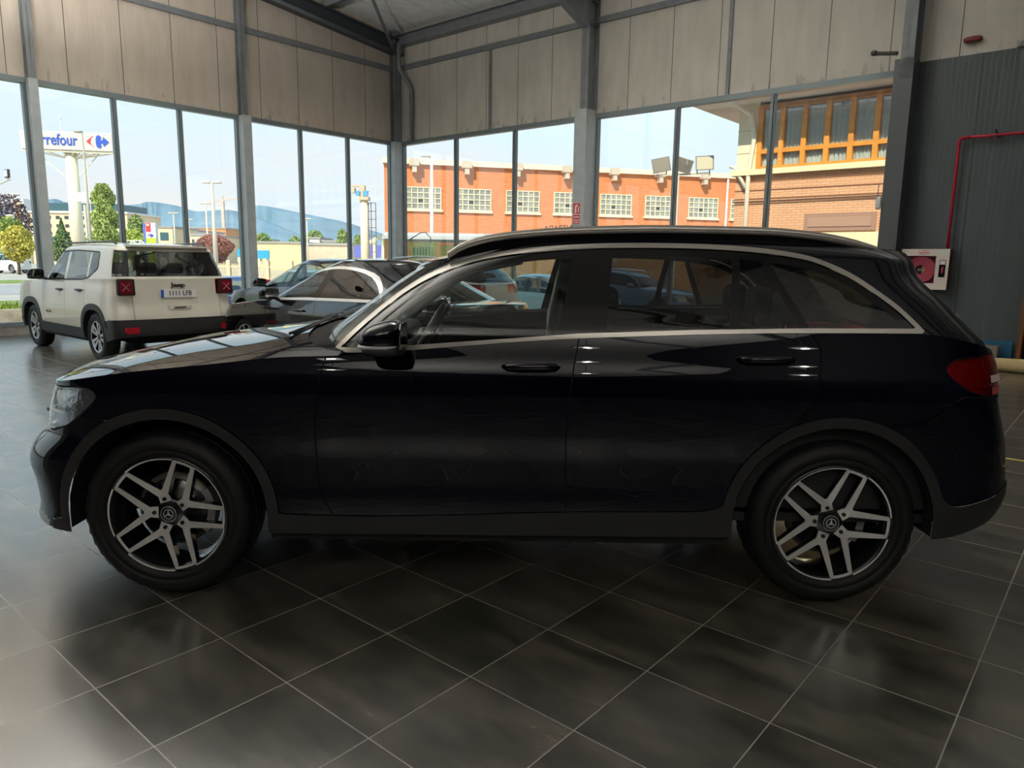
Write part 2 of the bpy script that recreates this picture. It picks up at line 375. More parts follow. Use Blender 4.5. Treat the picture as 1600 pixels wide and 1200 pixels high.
column('c', (LX-.05, LX+.20, 4.77, 4.92, 4.62), (LX, LX+.19, 4.78, 4.91, 'y'), 'steel column left of the white SUV, near the left edge of the photo')
column('c', (LX-.05, LX+.20, .42, .74, 4.62), (LX, LX+.18, .46, .70, 'y'), 'steel column of the left wall beyond the left edge of the photo')
column('c', (LX-.02, LX+.20, 13.30, 13.62, 4.62), (LX, LX+.18, 13.32, 13.6, 'y'), 'corner column where the two glazed walls meet')
column('c', (-9.56, -9.25, 13.20, 13.64, 4.70), (-9.44, -9.25, 13.22, 13.6, 'x'), 'cased steel column in the middle of the right wall carrying the red sign')
column('c', (-3.32, -3.04, 13.20, 13.64, 4.72), (-3.24, -3.05, 13.20, 13.6, 'x'), 'large dark grey steel column between the last window and the dark wall', mat('column_dark', (.075, .085, .09), .42))
# rafters with haunches, eave beam, wall rails, purlins
b = MB()
def ibeam(b_, p, q, w, h):
    p = Vector(p); q = Vector(q)
    b_.bar(p+Vector((0, 0, h/2)), q+Vector((0, 0, h/2)), w, .02); b_.bar(p-Vector((0, 0, h/2)), q-Vector((0, 0, h/2)), w, .02); b_.bar(p, q, .012, h)
for xr in (-9.345, -3.145, 3.055):
    b = MB(); ibeam(b, (xr, RY, rz_(RY)-.35), (xr, 1.0, rz_(1)-.35), .22, .45)
    b.add([(xr-.01, 13.12, 6.35), (xr-.01, 10.9, rz_(10.9)-.57), (xr-.01, 13.12, rz_(13.1)-.4), (xr+.01, 13.12, 6.35), (xr+.01, 10.9, rz_(10.9)-.57), (xr+.01, 13.12, rz_(13.1)-.4)], [(0, 1, 2), (5, 4, 3), (0, 3, 4, 1)])
    b.bar((xr, 13.2, 6.32), (xr, 10.9, rz_(10.9)-.58), .19, .022)
    for z in (6.4, 6.9): b.box(xr-.09, xr+.09, 13.22, 13.58, z, z+.02)
    hall('trim_rafter', b, steel)
b = MB(); ibeam(b, (LX+.14, RY, rz_(RY)-.42), (LX+.14, 1, rz_(1)-.42), .26, .36); hall('trim_rafter', b, mat('dark_steel', (.045, .052, .062), .45))
b = MB(); b.cyl((LX+.32, RY-.2, 6.82), (LX+.32, 5, 7.70), .045, 12); hall('trim_brace_tube', b, steel)
b = MB(); ibeam(b, (LX+.2, RY-.14, 7.16), (HX, RY-.14, 7.16), .24, .26); hall('trim_eave_beam', b, steel)
b = MB(); b.box(LX+.1, HX, RY-.06, RY, 6.46, 6.58); b.box(LX, LX+.06, HY, RY, 6.42, 6.54); hall('trim_wall_rail', b, steel)
for y in (11.2, 8.9, 6.6, 4.3, 2.0, -1, -4, -7):
    zz = rz_(y)-.12 if y > 1 else 8.4-.10*(1-y)*.6
    b = MB(); b.bar((LX+.1, y, zz), (HX, y, zz), .08, .20); hall('trim_purlin', b, steel)
b = MB(); b.bar((LX+.2, 13.3, 6.95), (-13.9, 11.2, rz_(11.2)-.22), .06, .06); hall('trim_knee_brace', b, steel)
b = MB()
for x in (-12.36, -6.30): b.box(x-.035, x+.035, RY-.035, RY, 4.62, 6.48)
hall('trim_wall_post', b, steel)
b = MB(); b.box(-13.6+0, -13.6, 0, 0, 0, 0) if False else None
# downpipe in the corner
b = MB(); b.tube([(LX+.42, RY-.30, 7.05), (LX+.42, RY-.30, 6.55), (LX+.40, RY-.28, 6.42), (LX+.62, RY-.14, 6.05), (LX+.66, RY-.10, 5.9), (LX+.66, RY-.10, 4.62)], .055, 14)
o = hall('downpipe', b, steel, None); tag(o, 'grey downpipe bending down the corner above the glazing', 'pipe')
# ceiling lamps
for i, (lx, ly) in enumerate(LAMPS):
    zc = (rz_(ly) if ly > 1 else 8.0)-2.0
    t = empty('high_bay_lamp', rw(lx, ly, zc), RA, 'square LED lamp hung from the hall roof', 'lamp', 'LED lamps hung from the roof')
    b = MB(); b.box(-.30, .30, -.22, .22, .03, .10); b.cyl((0, 0, .1), (0, 0, 1.3), .01, 6); b.build('lamp_housing', steel, t)
    e = mat('led_strip', (1, 1, 1), .5, emit=(1, .95, .87), estr=1.5)
    for k in range(4):
        q = MB(); q.box(-.26, .26, -.18+.1*k, -.13+.1*k, .012, .03); q.build('led_strip', e, t)
    ld = bpy.data.lights.new('hall_lamp', 'AREA'); ld.shape = 'RECTANGLE'; ld.size = .2; ld.size_y = .13; ld.energy = LAMP_POWER; ld.color = (1, .95, .87)
    lo = bpy.data.objects.new('lamp_light', ld); C.objects.link(lo); lo.parent = t; lo.location = (0, 0, 0)
for i, (lx, ly, lp, lz) in enumerate(FILL_UPLIGHTS):  # added fill lights, no fittings of the hall: they brighten roof and walls
    t = empty('fill_uplight', rw(lx, ly, lz), RA, 'added grey bowl lamp brightening the hall roof from out of view', 'lamp', 'added fill uplights of the hall')
    q = MB(); q.cyl((0, 0, -.05 if ly < -3 else 0), (0, 0, -lz if ly < -3 else (rz_(ly)-lz-.06 if ly > 1 else 3.0)), .03 if ly < -3 else .006, 6); q.build('fill_stem', mat('cable_black', (.01, .01, .01), .8), t)
    b = MB(); b.lathe([(-.06, .005), (-.05, .06), (0, .11), (.04, .12)], 'z', 24); 0 and b.cyl((0, 0, -.05), (0, 0, rz_(ly)-lz-.06 if ly > 1 else 3.0), .012, 6); b.build('fill_bowl', steel, t)
    ld = bpy.data.lights.new('fill_uplight', 'AREA'); ld.shape = 'DISK'; ld.size = .2; ld.energy = FILL_POWER*lp; ld.color = (1, .95, .88)
    lo = bpy.data.objects.new('lamp_light', ld); C.objects.link(lo); lo.parent = t; lo.location = (0, 0, .03); lo.rotation_euler = (PI, 0, 0)
def tab(pts):
    """smooth interpolating table"""
    pts = sorted(pts)
    X = [p[0] for p in pts]; Y = [p[1] for p in pts]; n = len(X)
    d = [(Y[i+1]-Y[i])/(X[i+1]-X[i]) for i in range(n-1)]
    m = [0.0]*n
    if n > 1:
        m[0] = d[0]; m[-1] = d[-1]
        for i in range(1, n-1):
            if d[i-1]*d[i] <= 0: m[i] = 0.0
            else:
                a, b = X[i]-X[i-1], X[i+1]-X[i]
                m[i] = 3*(a+b)/((2*b+a)/d[i-1]+(b+2*a)/d[i])
    def f(x):
        if x <= X[0]: return Y[0]
        if x >= X[-1]: return Y[-1]
        i = bisect.bisect_right(X, x)-1
        h = X[i+1]-X[i]; t = (x-X[i])/h; t2 = t*t; t3 = t2*t
        return (2*t3-3*t2+1)*Y[i]+(t3-2*t2+t)*h*m[i]+(-2*t3+3*t2)*Y[i+1]+(t3-t2)*h*m[i+1]
    return f

def seg(v, F, cf, nf, B, cr, nr, W):
    """plan curve: v = ('f',a) front corner, ('s',t) side, ('r',a) rear corner"""
    k, a = v
    if k == 's': return F+cf+(B-cr-F-cf)*a, W
    s, c = math.sin(a), math.cos(a)
    if k == 'f': return F+cf*(1-max(c, 0)**(2/nf)), W*max(s, 0)**(2/nf)
    return B-cr*(1-max(c, 0)**(2/nr)), W*max(s, 0)**(2/nr)

def wlist(nf, ns, nr):
    L = [('f', math.pi/2*i/nf) for i in range(nf)]
    L += [('s', i/ns) for i in range(ns+1)]
    L += [('r', math.pi/2*(1-i/nr)) for i in range(1, nr+1)]
    return L

class Shape:
    def __init__(s, **k): s.__dict__.update(k)
    def low(s, w, v):
        z = 0.6
        for _ in range(7):
            x, y = seg(w, s.F(z), s.cf, s.nf, s.B(z), s.cr, s.nr, s.HW(z))
            zb = s.zbot(x); z = 0.5*z+0.5*(zb+v*(s.belt(x)-zb)) if _ < 4 else zb+v*(s.belt(x)-zb)
        y *= s.taper(x)
        return x, y, z
    def up(s, w, v):
        z = 1.3
        for _ in range(14):
            x, y = seg(w, s.FU(z), s.cfu, s.nfu, s.BU(z), s.cru, s.nru, s.HU(z))
            zb = s.belt(x)
            z1 = zb+v*(s.roof(x)-zb); z = 0.5*z+0.5*z1
        return x, y*s.taper(x)*s.edge(s.roof(x)-z), z
# ---------------------------------------------------------------- car body tools
def sdf(poly):
    """signed distance to a closed outline in the (x, z) plane, negative inside"""
    P = [(float(a), float(b)) for a, b in poly]; n = len(P)
    x0 = min(p[0] for p in P)-.15; x1 = max(p[0] for p in P)+.15; z0 = min(p[1] for p in P)-.15; z1 = max(p[1] for p in P)+.15
    def f(x, z):
        if x < x0 or x > x1 or z < z0 or z > z1: return 0.15
        d = 1e9; ins = False
        for i in range(n):
            ax, az = P[i]; bx, bz = P[i-1]
            ex, ez = bx-ax, bz-az; wx, wz = x-ax, z-az
            t = max(0, min(1, (wx*ex+wz*ez)/(ex*ex+ez*ez+1e-12)))
            q = (wx-ex*t)**2+(wz-ez*t)**2
            if q < d: d = q
            if (az > z) != (bz > z) and x < (bx-ax)*(z-az)/(bz-az)+ax: ins = not ins
        d = math.sqrt(d); return -d if ins else d
    return f
def spline(pts, n=6, closed=True):
    """Catmull-Rom through the points"""
    N = len(pts); out = []
    for i in range(N if closed else N-1):
        if closed: p0, p1, p2, p3 = pts[i-1], pts[i], pts[(i+1) % N], pts[(i+2) % N]
        else: p0, p1, p2, p3 = pts[max(i-1, 0)], pts[i], pts[i+1], pts[min(i+2, N-1)]
        for k in range(n):
            t = k/n
            out.append(tuple(0.5*((2*b)+(-a+c)*t+(2*a-5*b+4*c-d)*t*t+(-a+3*b-3*c+d)*t**3) for a, b, c, d in zip(p0, p1, p2, p3)))
    if not closed: out.append(tuple(pts[-1]))
    return out
def rounded(pts, r, n=5):
    """closed outline with its corners rounded"""
    out = []; N = len(pts)
    for i in range(N):
        p = Vector(pts[i]); a = Vector(pts[i-1])-p; b = Vector(pts[(i+1) % N])-p
        rr = min(r, a.length*.45, b.length*.45); A = p+a.normalized()*rr; B = p+b.normalized()*rr
        for k in range(n+1):
            t = k/n; q = A*(1-t)**2+p*(2*t*(1-t))+B*t*t; out.append((q.x, q.y))
    return out

class Surf:
    """grid surface with a smooth normal and (u, v) kept on every vertex, cut along implicit curves"""
    def __init__(s, grid, us, vs_, sym0=True, flip=False):
        s.bm = bmesh.new(); bm = s.bm
        s.lu = bm.verts.layers.float.new('u'); s.lv = bm.verts.layers.float.new('v'); s.ln = bm.verts.layers.float_vector.new('n')
        nu, nv = len(grid), len(grid[0]); V = []
        for i in range(nu):
            row = []
            for j in range(nv):
                p = Vector(grid[i][j]); a = Vector(grid[max(i-1, 0)][j]); b = Vector(grid[min(i+1, nu-1)][j])
                if sym0 and i == 0: a = Vector((b.x, -b.y, b.z))
                if sym0 and i == nu-1: b = Vector((a.x, -a.y, a.z))
                c = Vector(grid[i][max(j-1, 0)]); d = Vector(grid[i][min(j+1, nv-1)])
                n = (d-c).cross(b-a)
                if n.length < 1e-9: n = Vector((0, 0, 1))
                n.normalize()
                if flip: n = -n
                v = bm.verts.new(p); v[s.lu] = us[i]; v[s.lv] = vs_[j]; v[s.ln] = n; row.append(v)
            V.append(row)
        for i in range(nu-1):
            for j in range(nv-1):
                q = (V[i][j], V[i][j+1], V[i+1][j+1], V[i+1][j])
                if flip: q = q[::-1]
                try: bm.faces.new(q)
                except ValueError: pass
    def cut(s, g):
        bm = s.bm; lu, lv, ln = s.lu, s.lv, s.ln
        val = {}
        for v in bm.verts:
            q = g(v.co.x, v.co.y, v.co.z, v[lu], v[lv])
            val[v] = 0.0 if abs(q) < 1e-5 else q
        for e in list(bm.edges):
            a, b = e.verts; fa, fb = val[a], val[b]
            if fa*fb < 0:
                t = fa/(fa-fb)
                # one secant refinement
                P = a.co.lerp(b.co, t); U = a[lu]+(b[lu]-a[lu])*t; W = a[lv]+(b[lv]-a[lv])*t
                fm = g(P.x, P.y, P.z, U, W)
                if abs(fm) > 1e-6:
                    if fm*fa < 0: t = t*fa/(fa-fm)
                    else: t = t+(1-t)*fm/(fm-fb)
                t = min(max(t, 0.001), 0.999)
                co = a.co.lerp(b.co, t); U = a[lu]+(b[lu]-a[lu])*t; W = a[lv]+(b[lv]-a[lv])*t; nn = a[ln].lerp(b[ln], t)
                ne, nv_ = bmesh.utils.edge_split(e, a, t)
                nv_.co = co; nv_[lu] = U; nv_[lv] = W; nv_[ln] = nn.normalized(); val[nv_] = 0.0
        for f in list(bm.faces):
            vs_ = list(f.verts); z = [i for i, v in enumerate(vs_) if val.get(v, 1) == 0.0]
            if len(z) < 2: continue
            if not (any(val[v] > 0 for v in vs_) and any(val[v] < 0 for v in vs_)): continue
            n = len(vs_)
            for i in z:
                done = False
                for j in z:
                    if j <= i or (j-i) in (1, n-1): continue
                    sa = [val[vs_[k]] for k in range(i+1, j)]; sb = [val[vs_[k % n]] for k in range(j+1, i+n)]
                    if any(x > 0 for x in sa) and any(x > 0 for x in sb) and not (any(x < 0 for x in sa) ^ any(x < 0 for x in sb)): continue
                    try: bmesh.utils.face_split(f, vs_[i], vs_[j]); done = True
                    except Exception: pass
                    break
                if done: break
        return s
    def line(s, g, w=0.0028):
        """two cuts either side of a line, the strip between becomes a shut line"""
        s.cut(lambda x, y, z, u, v: g(x, y, z, u, v)-w); s.cut(lambda x, y, z, u, v: g(x, y, z, u, v)+w); return s

class Bag:
    def __init__(s): s.d = {}
    def take(s, surf, key, off=None, both=True):
        off = off or {}; ln, lu, lv = surf.ln, surf.lu, surf.lv
        for f in surf.bm.faces:
            c = f.calc_center_median(); m = len(f.verts)
            u = sum(v[lu] for v in f.verts)/m; w = sum(v[lv] for v in f.verts)/m
            k = key(c.x, c.y, c.z, u, w)
            if k is None: continue
            for sg in ((1, -1) if both else (1,)):
                kk = k
                if k[0] == '*': kk = k[1:]+('@L' if sg > 0 else '@R')
                o = off.get(k.lstrip('*'), 0.0)
                D = s.d.setdefault(kk, ([], [], [], {}))
                ids = []
                for v in f.verts:
                    h = (id(surf), v.index, sg)
                    if h not in D[3]:
                        D[3][h] = len(D[0]); n = v[ln]; p = v.co+n*o
                        D[0].append((p.x, p.y*sg, p.z)); D[2].append((n.x, n.y*sg, n.z))
                    ids.append(D[3][h])
                D[1].append(tuple(ids) if sg > 0 else tuple(ids[::-1]))
    def make(s, key, name, m, parent, side=None):
        kk = key+('@'+side if side else '')
        if kk not in s.d: return None
        D = s.d[kk]
        return mesh_obj(name, D[0], D[1], m, parent, normals=D[2])

# ---------------------------------------------------------------- wheel
def make_wheel(R, width, rim_r, style, side, parent, loc, spin=0.0):
    """wheel whose outer face looks along -y for side -1, +y for side 1"""
    sg = side; h = width/2
    prof = [(-h+.02, rim_r-.004), (-h+.004, rim_r+.012), (-h-.004, rim_r+.030), (-h-.001, rim_r+.032), (-h-.001, rim_r+.036), (-h-.0055, rim_r+.038), (-h-.004, (R+rim_r)/2+.01), (-h+.008, R-.022), (-h+.022, R-.008), (-h+.045, R-.001)]
    tr = []
    for t in (-.045, -.037, -.033, -.008, -.004, .004, .008, .033, .037, .045): pass
    groove = [(-.05, 0), (-.048, -.008), (-.040, -.008), (-.038, 0), (-.004, 0.001), (-.003, -.008), (.003, -.008), (.004, .001), (.038, 0), (.040, -.008), (.048, -.008), (.05, 0)]
    prof += [(a, R+b) for a, b in groove]
    prof += [(-a, r) for a, r in reversed(prof[:10])]
    b = MB(); n = 168 if style == 'double' else 72
    b.lathe(prof, 'y', n)
    P = len(prof)
    v = [list(q) for q in b.v]
    for k in range(n):
        for i in range(P):
            if 7 <= i <= 9 or P-10 <= i <= P-8:
                if (k//2+(i % 2)) % 2 == 0:
                    q = v[k*P+i]; rr = math.hypot(q[0], q[2]); s_ = (rr-.006)/rr; q[0] *= s_; q[2] *= s_
    b.v = [tuple((q[0], q[1]*(-sg), q[2])) for q in v]
    if sg > 0: pass
    w = b.build('wheel', mat('tyre_rubber', (.0045, .0045, .005), .58, spec=.35, bump=(180, .15)), parent, loc=loc)
    w.data.polygons.foreach_set('use_smooth', [False if 9 <= (i % (P-1)) <= P-11 else True for i in range(len(w.data.polygons))])
    fy = lambda t: sg*(h-.012-t)      # depth t behind the outer face
    # barrel and rim ring
    r = MB()
    r.lathe([(fy(.0), rim_r+.004), (fy(-.004), rim_r), (fy(.004), rim_r-.012), (fy(.03), rim_r-.018), (fy(.09), rim_r-.03), (fy(width-.03), rim_r-.012)], 'y', 64)
    rim = r.build('rim', mat('rim_black', (.010, .010, .011), .18, coat=.6), w)
    f = MB(); bk = MB()
    def P3(rad, ang, t): return (rad*math.cos(ang), fy(t), rad*math.sin(ang))
    def arm(A, B, w0, w1, ta, tb, tgt, th):
        ax, az = A; bx, bz = B; d = Vector((bx-ax, bz-az)); d.normalize(); nx, nz = -d.y, d.x
        v = []
        for (x, z), ww, t in ((A, w0, ta), (B, w1, tb)):
            for sx in (-1, 1):
                for tt in (t, t+th): v.append((x+nx*ww/2*sx, fy(tt), z+nz*ww/2*sx))
        tgt.add(v, [(0, 2, 6, 4), (1, 5, 7, 3), (0, 4, 5, 1), (2, 3, 7, 6), (0, 1, 3, 2), (4, 6, 7, 5)])
    if style == 'double':
        RI = rim_r
        for k in range(5):
            ps = math.radians(34+72*k)+spin
            pl = math.radians(70+72*k)+spin
            hub = (RI*.20*math.cos(ps), RI*.20*math.sin(ps)); mid = (RI*.43*math.cos(ps), RI*.43*math.sin(ps))
            arm(hub, mid, .052, .040, .030, .020, f, .004); arm(hub, mid, .054, .046, .0345, .0245, bk, .03)
            for s2 in (-1, 1):
                e = (RI*.955*math.cos(ps+s2*math.radians(26.5)), RI*.955*math.sin(ps+s2*math.radians(26.5)))
                m0 = (RI*.36*math.cos(ps+s2*.10), RI*.36*math.sin(ps+s2*.10))
                arm(m0, e, .030, .0165, .022, .003, f, .004); arm(m0, e, .032, .020, .0265, .0075, bk, .03)
            # outer bar of each loop and the black sector behind the gap
            N = 8
            for j in range(N):
                a0 = pl+math.radians(-10.5+21*j/N); a1 = pl+math.radians(-10.5+21*(j+1)/N)
                f.add([P3(RI*.925, a0, .003), P3(RI*.975, a0, .001), P3(RI*.975, a1, .001), P3(RI*.925, a1, .003)], [(0, 1, 2, 3)])
                bk.add([P3(RI*.92, a0, .003), P3(RI*.92, a0, .03), P3(RI*.92, a1, .03), P3(RI*.92, a1, .003)], [(0, 1, 2, 3)])
            N = 14
            for j in range(N):
                a0 = ps+math.radians(-25+50*j/N); a1 = ps+math.radians(-25+50*(j+1)/N)
                f.add([P3(RI*.964, a0, -.0035), P3(RI*.988, a0, -.0055), P3(RI*.988, a1, -.0055), P3(RI*.964, a1, -.0035)], [(0, 1, 2, 3)])
            # lug bolt recess
            b2 = MB()
            c = P3(RI*.262, ps, .024)
            bk.cyl((c[0], c[1]+sg*.0045, c[2]), (c[0], c[1]-sg*.01, c[2]), .0085, 12)
    elif style == 'fork':
        RI = rim_r
        for k in range(5):
            ps = 2*PI*k/5+spin
            for s2 in (-1, 1):
                m0 = (RI*.2*math.cos(ps+s2*.3), RI*.2*math.sin(ps+s2*.3)); e = (RI*.95*math.cos(ps+s2*.24), RI*.95*math.sin(ps+s2*.24))
                arm(m0, e, .028, .045, .02, .004, f, .01); arm(m0, e, .03, .06, .03, .012, bk, .02)
            m0 = (RI*.78*math.cos(ps), RI*.78*math.sin(ps)); e = (RI*.95*math.cos(ps), RI*.95*math.sin(ps))
            arm(m0, e, .05, .06, .012, .004, f, .008)
        f.lathe([(fy(.0), rim_r*1.0), (fy(-.002), rim_r*.96), (fy(.004), rim_r*.93)], 'y', 48)
    else:
        RI = rim_r
        for k in range(10):
            ps = 2*PI*k/10+spin
            m0 = (RI*.15*math.cos(ps), RI*.15*math.sin(ps)); e = (RI*.96*math.cos(ps), RI*.96*math.sin(ps))
            arm(m0, e, .03, .028, .02, .004, f, .012)
        f.lathe([(fy(.0), rim_r*1.0), (fy(-.002), rim_r*.96), (fy(.004), rim_r*.93)], 'y', 40)
    bk.lathe([(fy(.03), .001), (fy(.03), .060), (fy(.034), .064), (fy(.06), .066), (fy(.07), .14), (fy(.075), .145)], 'y', 32)
    bk.build('spoke_backs', mat('rim_black'), w)
    f.build('spokes', mat('machined_alloy', (.68, .67, .65), .34, metal=.5) if style == 'double' else mat('silver_alloy', (.6, .6, .6), .35, metal=.9), w)
    # centre cap with its emblem
    cp = MB(); cp.lathe([(fy(.012), .001), (fy(.012), .028), (fy(.013), .0345), (fy(.03), .036)], 'y', 32)
    cap = cp.build('center_cap', mat('cap_black', (.015, .015, .02), .25), w)
    em = MB()
    if style in ('double', 'ten'):
        em.lathe([(fy(.0115), .0195), (fy(.0095), .021), (fy(.0115), .0225)], 'y', 32)
        for k in range(3):
            a = PI/2+2*PI*k/3
            t = (.021*math.cos(a), fy(.0095), .021*math.sin(a)); l = (.004*math.cos(a+PI/3), fy(.0085), .004*math.sin(a+PI/3)); r_ = (.004*math.cos(a-PI/3), fy(.0085), .004*math.sin(a-PI/3))
            em.add([t, l, (0, fy(.0075), 0), r_, (l[0], fy(.012), l[2]), (r_[0], fy(.012), r_[2]), (t[0], fy(.012), t[2])], [(0, 1, 2), (0, 2, 3), (0, 6, 4, 1), (0, 3, 5, 6)])
        em.lathe([(fy(.0125), .0325), (fy(.0105), .0335), (fy(.0125), .0345)], 'y', 32)
    else:
        em.lathe([(fy(.011), .012), (fy(.0095), .016), (fy(.011), .02)], 'y', 24)
    o = em.build('cap_emblem', mat('polished_metal', (.75, .75, .76), .15, metal=1.0), w)
    ds = MB(); ds.lathe([(fy(.095), .07), (fy(.095), .165), (fy(.12), .165), (fy(.12), .07)], 'y', 40)
    ds.build('brake_disc', mat('brake_iron', (.28, .25, .22), .45, metal=.8), w)
    ca = MB(); pl = []
    for a in range(-38, 39, 8): pl.append((.178*math.cos(math.radians(a)), .178*math.sin(math.radians(a))))
    for a in range(38, -39, -8): pl.append((.105*math.cos(math.radians(a)), .105*math.sin(math.radians(a))))
    ca.prism(pl, 'y', min(fy(.075), fy(.13)), max(fy(.075), fy(.13)))
    ca.build('brake_caliper', mat('caliper_grey', (.30, .29, .28), .45, metal=.5), w)
    return w

# ---------------------------------------------------------------- the car
def make_car(name, label, cat, loc, rz, S, group=None, detail=True):
    M = Shape(**S)
    root = empty(name, loc, rz, label, cat, group)
    paint = mat(*S['paint'][0], **S['paint'][1])
    trimp = mat('black_plastic', (.018, .018, .0185), .5, spec=.35, bump=(300, .05)); gap = mat('gap_black', (.002, .002, .002), .9)
    clad = S.get('cladding', None) or trimp
    chrome = mat('satin_chrome', (.46, .43, .39), .30, metal=.7); gloss = mat('gloss_black', (.004, .004, .0045), .16, spec=.35)
    chr_m = S.get('dlo_trim', chrome)
    Z = S.get('res', 1.0)
    nf, ns, nr = int(34*Z), int(130*Z), int(S.get('nr_n', 26)*Z)
    W = wlist(nf, ns, nr)
    us = [w[1]/(PI/2) if w[0] == 'f' else (1+w[1] if w[0] == 's' else 3-w[1]/(PI/2)) for w in W]
    nv = int(44*Z); vs_ = [i/nv for i in range(nv+1)]
    low = Surf([[M.low(w, v) for v in vs_] for w in W], us, vs_)
    ax = S['axles']; az = S['wheel_r']; ar = S['arch_r']; cw = S['clad_w']
    def arch(i, dr=0.0):
        xc = ax[i]+S.get('arch_dx', (0, 0))[i]; r = ar[i]+dr; sq = S.get('arch_pow', 2.0); zc = az+S.get('arch_dz', 0)
        def g(x, y, z, u=0, v=0):
            if z > zc: return (abs(x-xc)**sq+abs(z-zc)**sq)**(1/sq)-r
            return abs(x-xc)-r
        return g
    A = [arch(0), arch(1)]; A2 = [arch(0, cw), arch(1, cw)]
    for g in A: low.cut(g)
    if cw > 0:
        for g in A2: low.cut(g)
    sill = S['sill']; gs = lambda x, y, z, u=0, v=0: z-sill(x)
    if sill: low.cut(gs)
    lines = S['lines']     # shut lines: (name, function x(z), zmin, zmax)
    LF = []
    for fx, z0, z1 in lines:
        g = (lambda fx: (lambda x, y, z, u=0, v=0: x-fx(z)))(fx); LF.append(g)
        low.line(g)
    HL = sdf(S['head']); TL = sdf(S['tail'])
    hy, ty = S['head_y'], S['tail_y']
    gH = lambda x, y, z, u=0, v=0: max(HL(x, z), hy-y, x-0.0); gT = lambda x, y, z, u=0, v=0: max(TL(x, z), ty-y, -x)
    low.cut(gH); low.cut(gT)
    low.cut(lambda x, y, z, u, v: gH(x, y, z)-.008); low.cut(lambda x, y, z, u, v: gT(x, y, z)-.006)
    fb = S['front_line']; rb = S['rear_line']   # bumper tops: z as a function of x
    gF = lambda x, y, z, u=0, v=0: z-fb(x); gR = lambda x, y, z, u=0, v=0: z-rb(x)
    low.line(lambda x, y, z, u, v: gF(x, y, z) if x < ax[0] else .5); low.line(lambda x, y, z, u, v: gR(x, y, z) if x > ax[1] else .5)
    for g in S.get('extra_cuts', []): low.cut(g)
    fy_, fz0, fz1 = S['grille']
    gG = lambda x, y, z, u=0, v=0: max(y-fy_-(z-fz0)*.08, z-fz1, fz0-z) if x < -1 else .3
    low.cut(gG)
    dyy = S.get('gate_y', .62)
    gD = lambda x, y, z, u=0, v=0: y-dyy if x > 1.5 else -.3
    low.line(gD)
    kf = S.get('key_low')
    def key_low(x, y, z, u, v):
        if y > .3 and (A[0](x, y, z) < 0 or A[1](x, y, z) < 0): return None
        if kf:
            k = kf(x, y, z, u, v)
            if k: return k
        if cw > 0 and y > .4 and (A2[0](x, y, z) < 0 or A2[1](x, y, z) < 0): return 'cladding'
        if sill and gs(x, y, z) < 0: return 'cladding'
        if gH(x, y, z) < 0: return '*headlight'
        if gH(x, y, z) < .008: return 'gap'
        if gT(x, y, z) < 0: return '*taillight'
        if gT(x, y, z) < .006: return 'gap'
        if gG(x, y, z) < 0: return 'grille'
        if x < ax[0]:
            q = gF(x, y, z)
            if abs(q) < .0029: return 'gap'
            if q < 0: return 'front_bumper'
        if x > ax[1]:
            q = gR(x, y, z)
            if abs(q) < .0029: return 'gap'
            if q < 0: return 'rear_bumper'
            if u > 2:
                q = y-dyy
                if abs(q) < .0029: return 'gap'
                if q < 0: return 'tailgate'
        for g, (fx, z0, z1) in zip(LF, lines):
            if abs(g(x, y, z)) < .0029 and z0 < z < z1: return 'gap'
        q = [g(x, y, z) for g in LF]
        if len(q) >= 3:
            if q[0] < 0: return '*fender'
            if q[1] < 0: return '*front_door'
            if q[2] < 0: return '*rear_door'
            return 'body'
        if len(q) == 2:
            if q[0] < 0: return '*fender'
            if q[1] < 0: return '*front_door'
        return 'body'
    bag = Bag()
    low.bm.verts.index_update()
    bag.take(low, key_low, {'gap': -.006, 'cladding': S.get('clad_off', .004), 'grille': -.03, 'headlight': .001})
    # greenhouse
    nv2 = int(30*Z); vv = [i/nv2 for i in range(nv2+1)]
    up = Surf([[M.up(w, v) for v in vv] for w in W], us, vv)
    DL = sdf(S['dlo']); tw = S.get('trim_w', .02)
    gL = lambda x, y, z, u=0, v=0: DL(x, z)
    up.cut(gL); up.cut(lambda x, y, z, u, v: gL(x, y, z)+tw)
    pil = S['pillars']     # (x(z) left, x(z) right) dark pillars
    fw = S.get('frame_w', 0)
    if fw: up.cut(lambda x, y, z, u, v: gL(x, y, z)+tw+fw)
    up.cut(lambda x, y, z, u, v: v-.16 if fw else .5)
    for a, b in pil:
        for fx in (a, b): up.cut((lambda fx: (lambda x, y, z, u, v: x-fx(z)))(fx))
    ua, ub = S['ws_u'], S['rw_u']
    up.cut(lambda x, y, z, u, v: u-ua); up.cut(lambda x, y, z, u, v: u-ub)
    wv = S.get('ws_v', (.0, .97)); rv = S.get('rw_v', (.1, .82))
    up.cut(lambda x, y, z, u, v: v-wv[1] if u < 1.2 else .5)
    up.cut(lambda x, y, z, u, v: v-rv[1] if u > 1.8 else .5); up.cut(lambda x, y, z, u, v: v-rv[0] if u > 1.8 else .5)
    def key_up(x, y, z, u, v):
        d = DL(x, z)
        if 0.3 < u < 2.9 and d < 0 and y > .3:
            if d > -tw: return '*dlo_trim'
            for i, (a, b) in enumerate(pil):
                if a(z) < x < b(z): return '*pillar'
            if fw and d > -tw-fw and v > .16: return '*pillar'
            i = sum(1 for a, b in pil if x > b(z))
            return '*side_glass%d' % i
        if u < ua and wv[0] < v < wv[1]: return 'windshield'
        if u > ub and rv[0] < v < rv[1]: return 'rear_glass'
        if u > ub-.0 and v <= rv[0]: return S.get('below_glass', 'tailgate')
        return 'body'
    up.bm.verts.index_update()
    bag.take(up, key_up, {'dlo_trim': .0045, 'pillar': -.001, 'side_glass0': -.002, 'windshield': .001})
    # roof
    nt = 15; ts = [-1+2*i/(nt-1) for i in range(nt)]
    rg = []
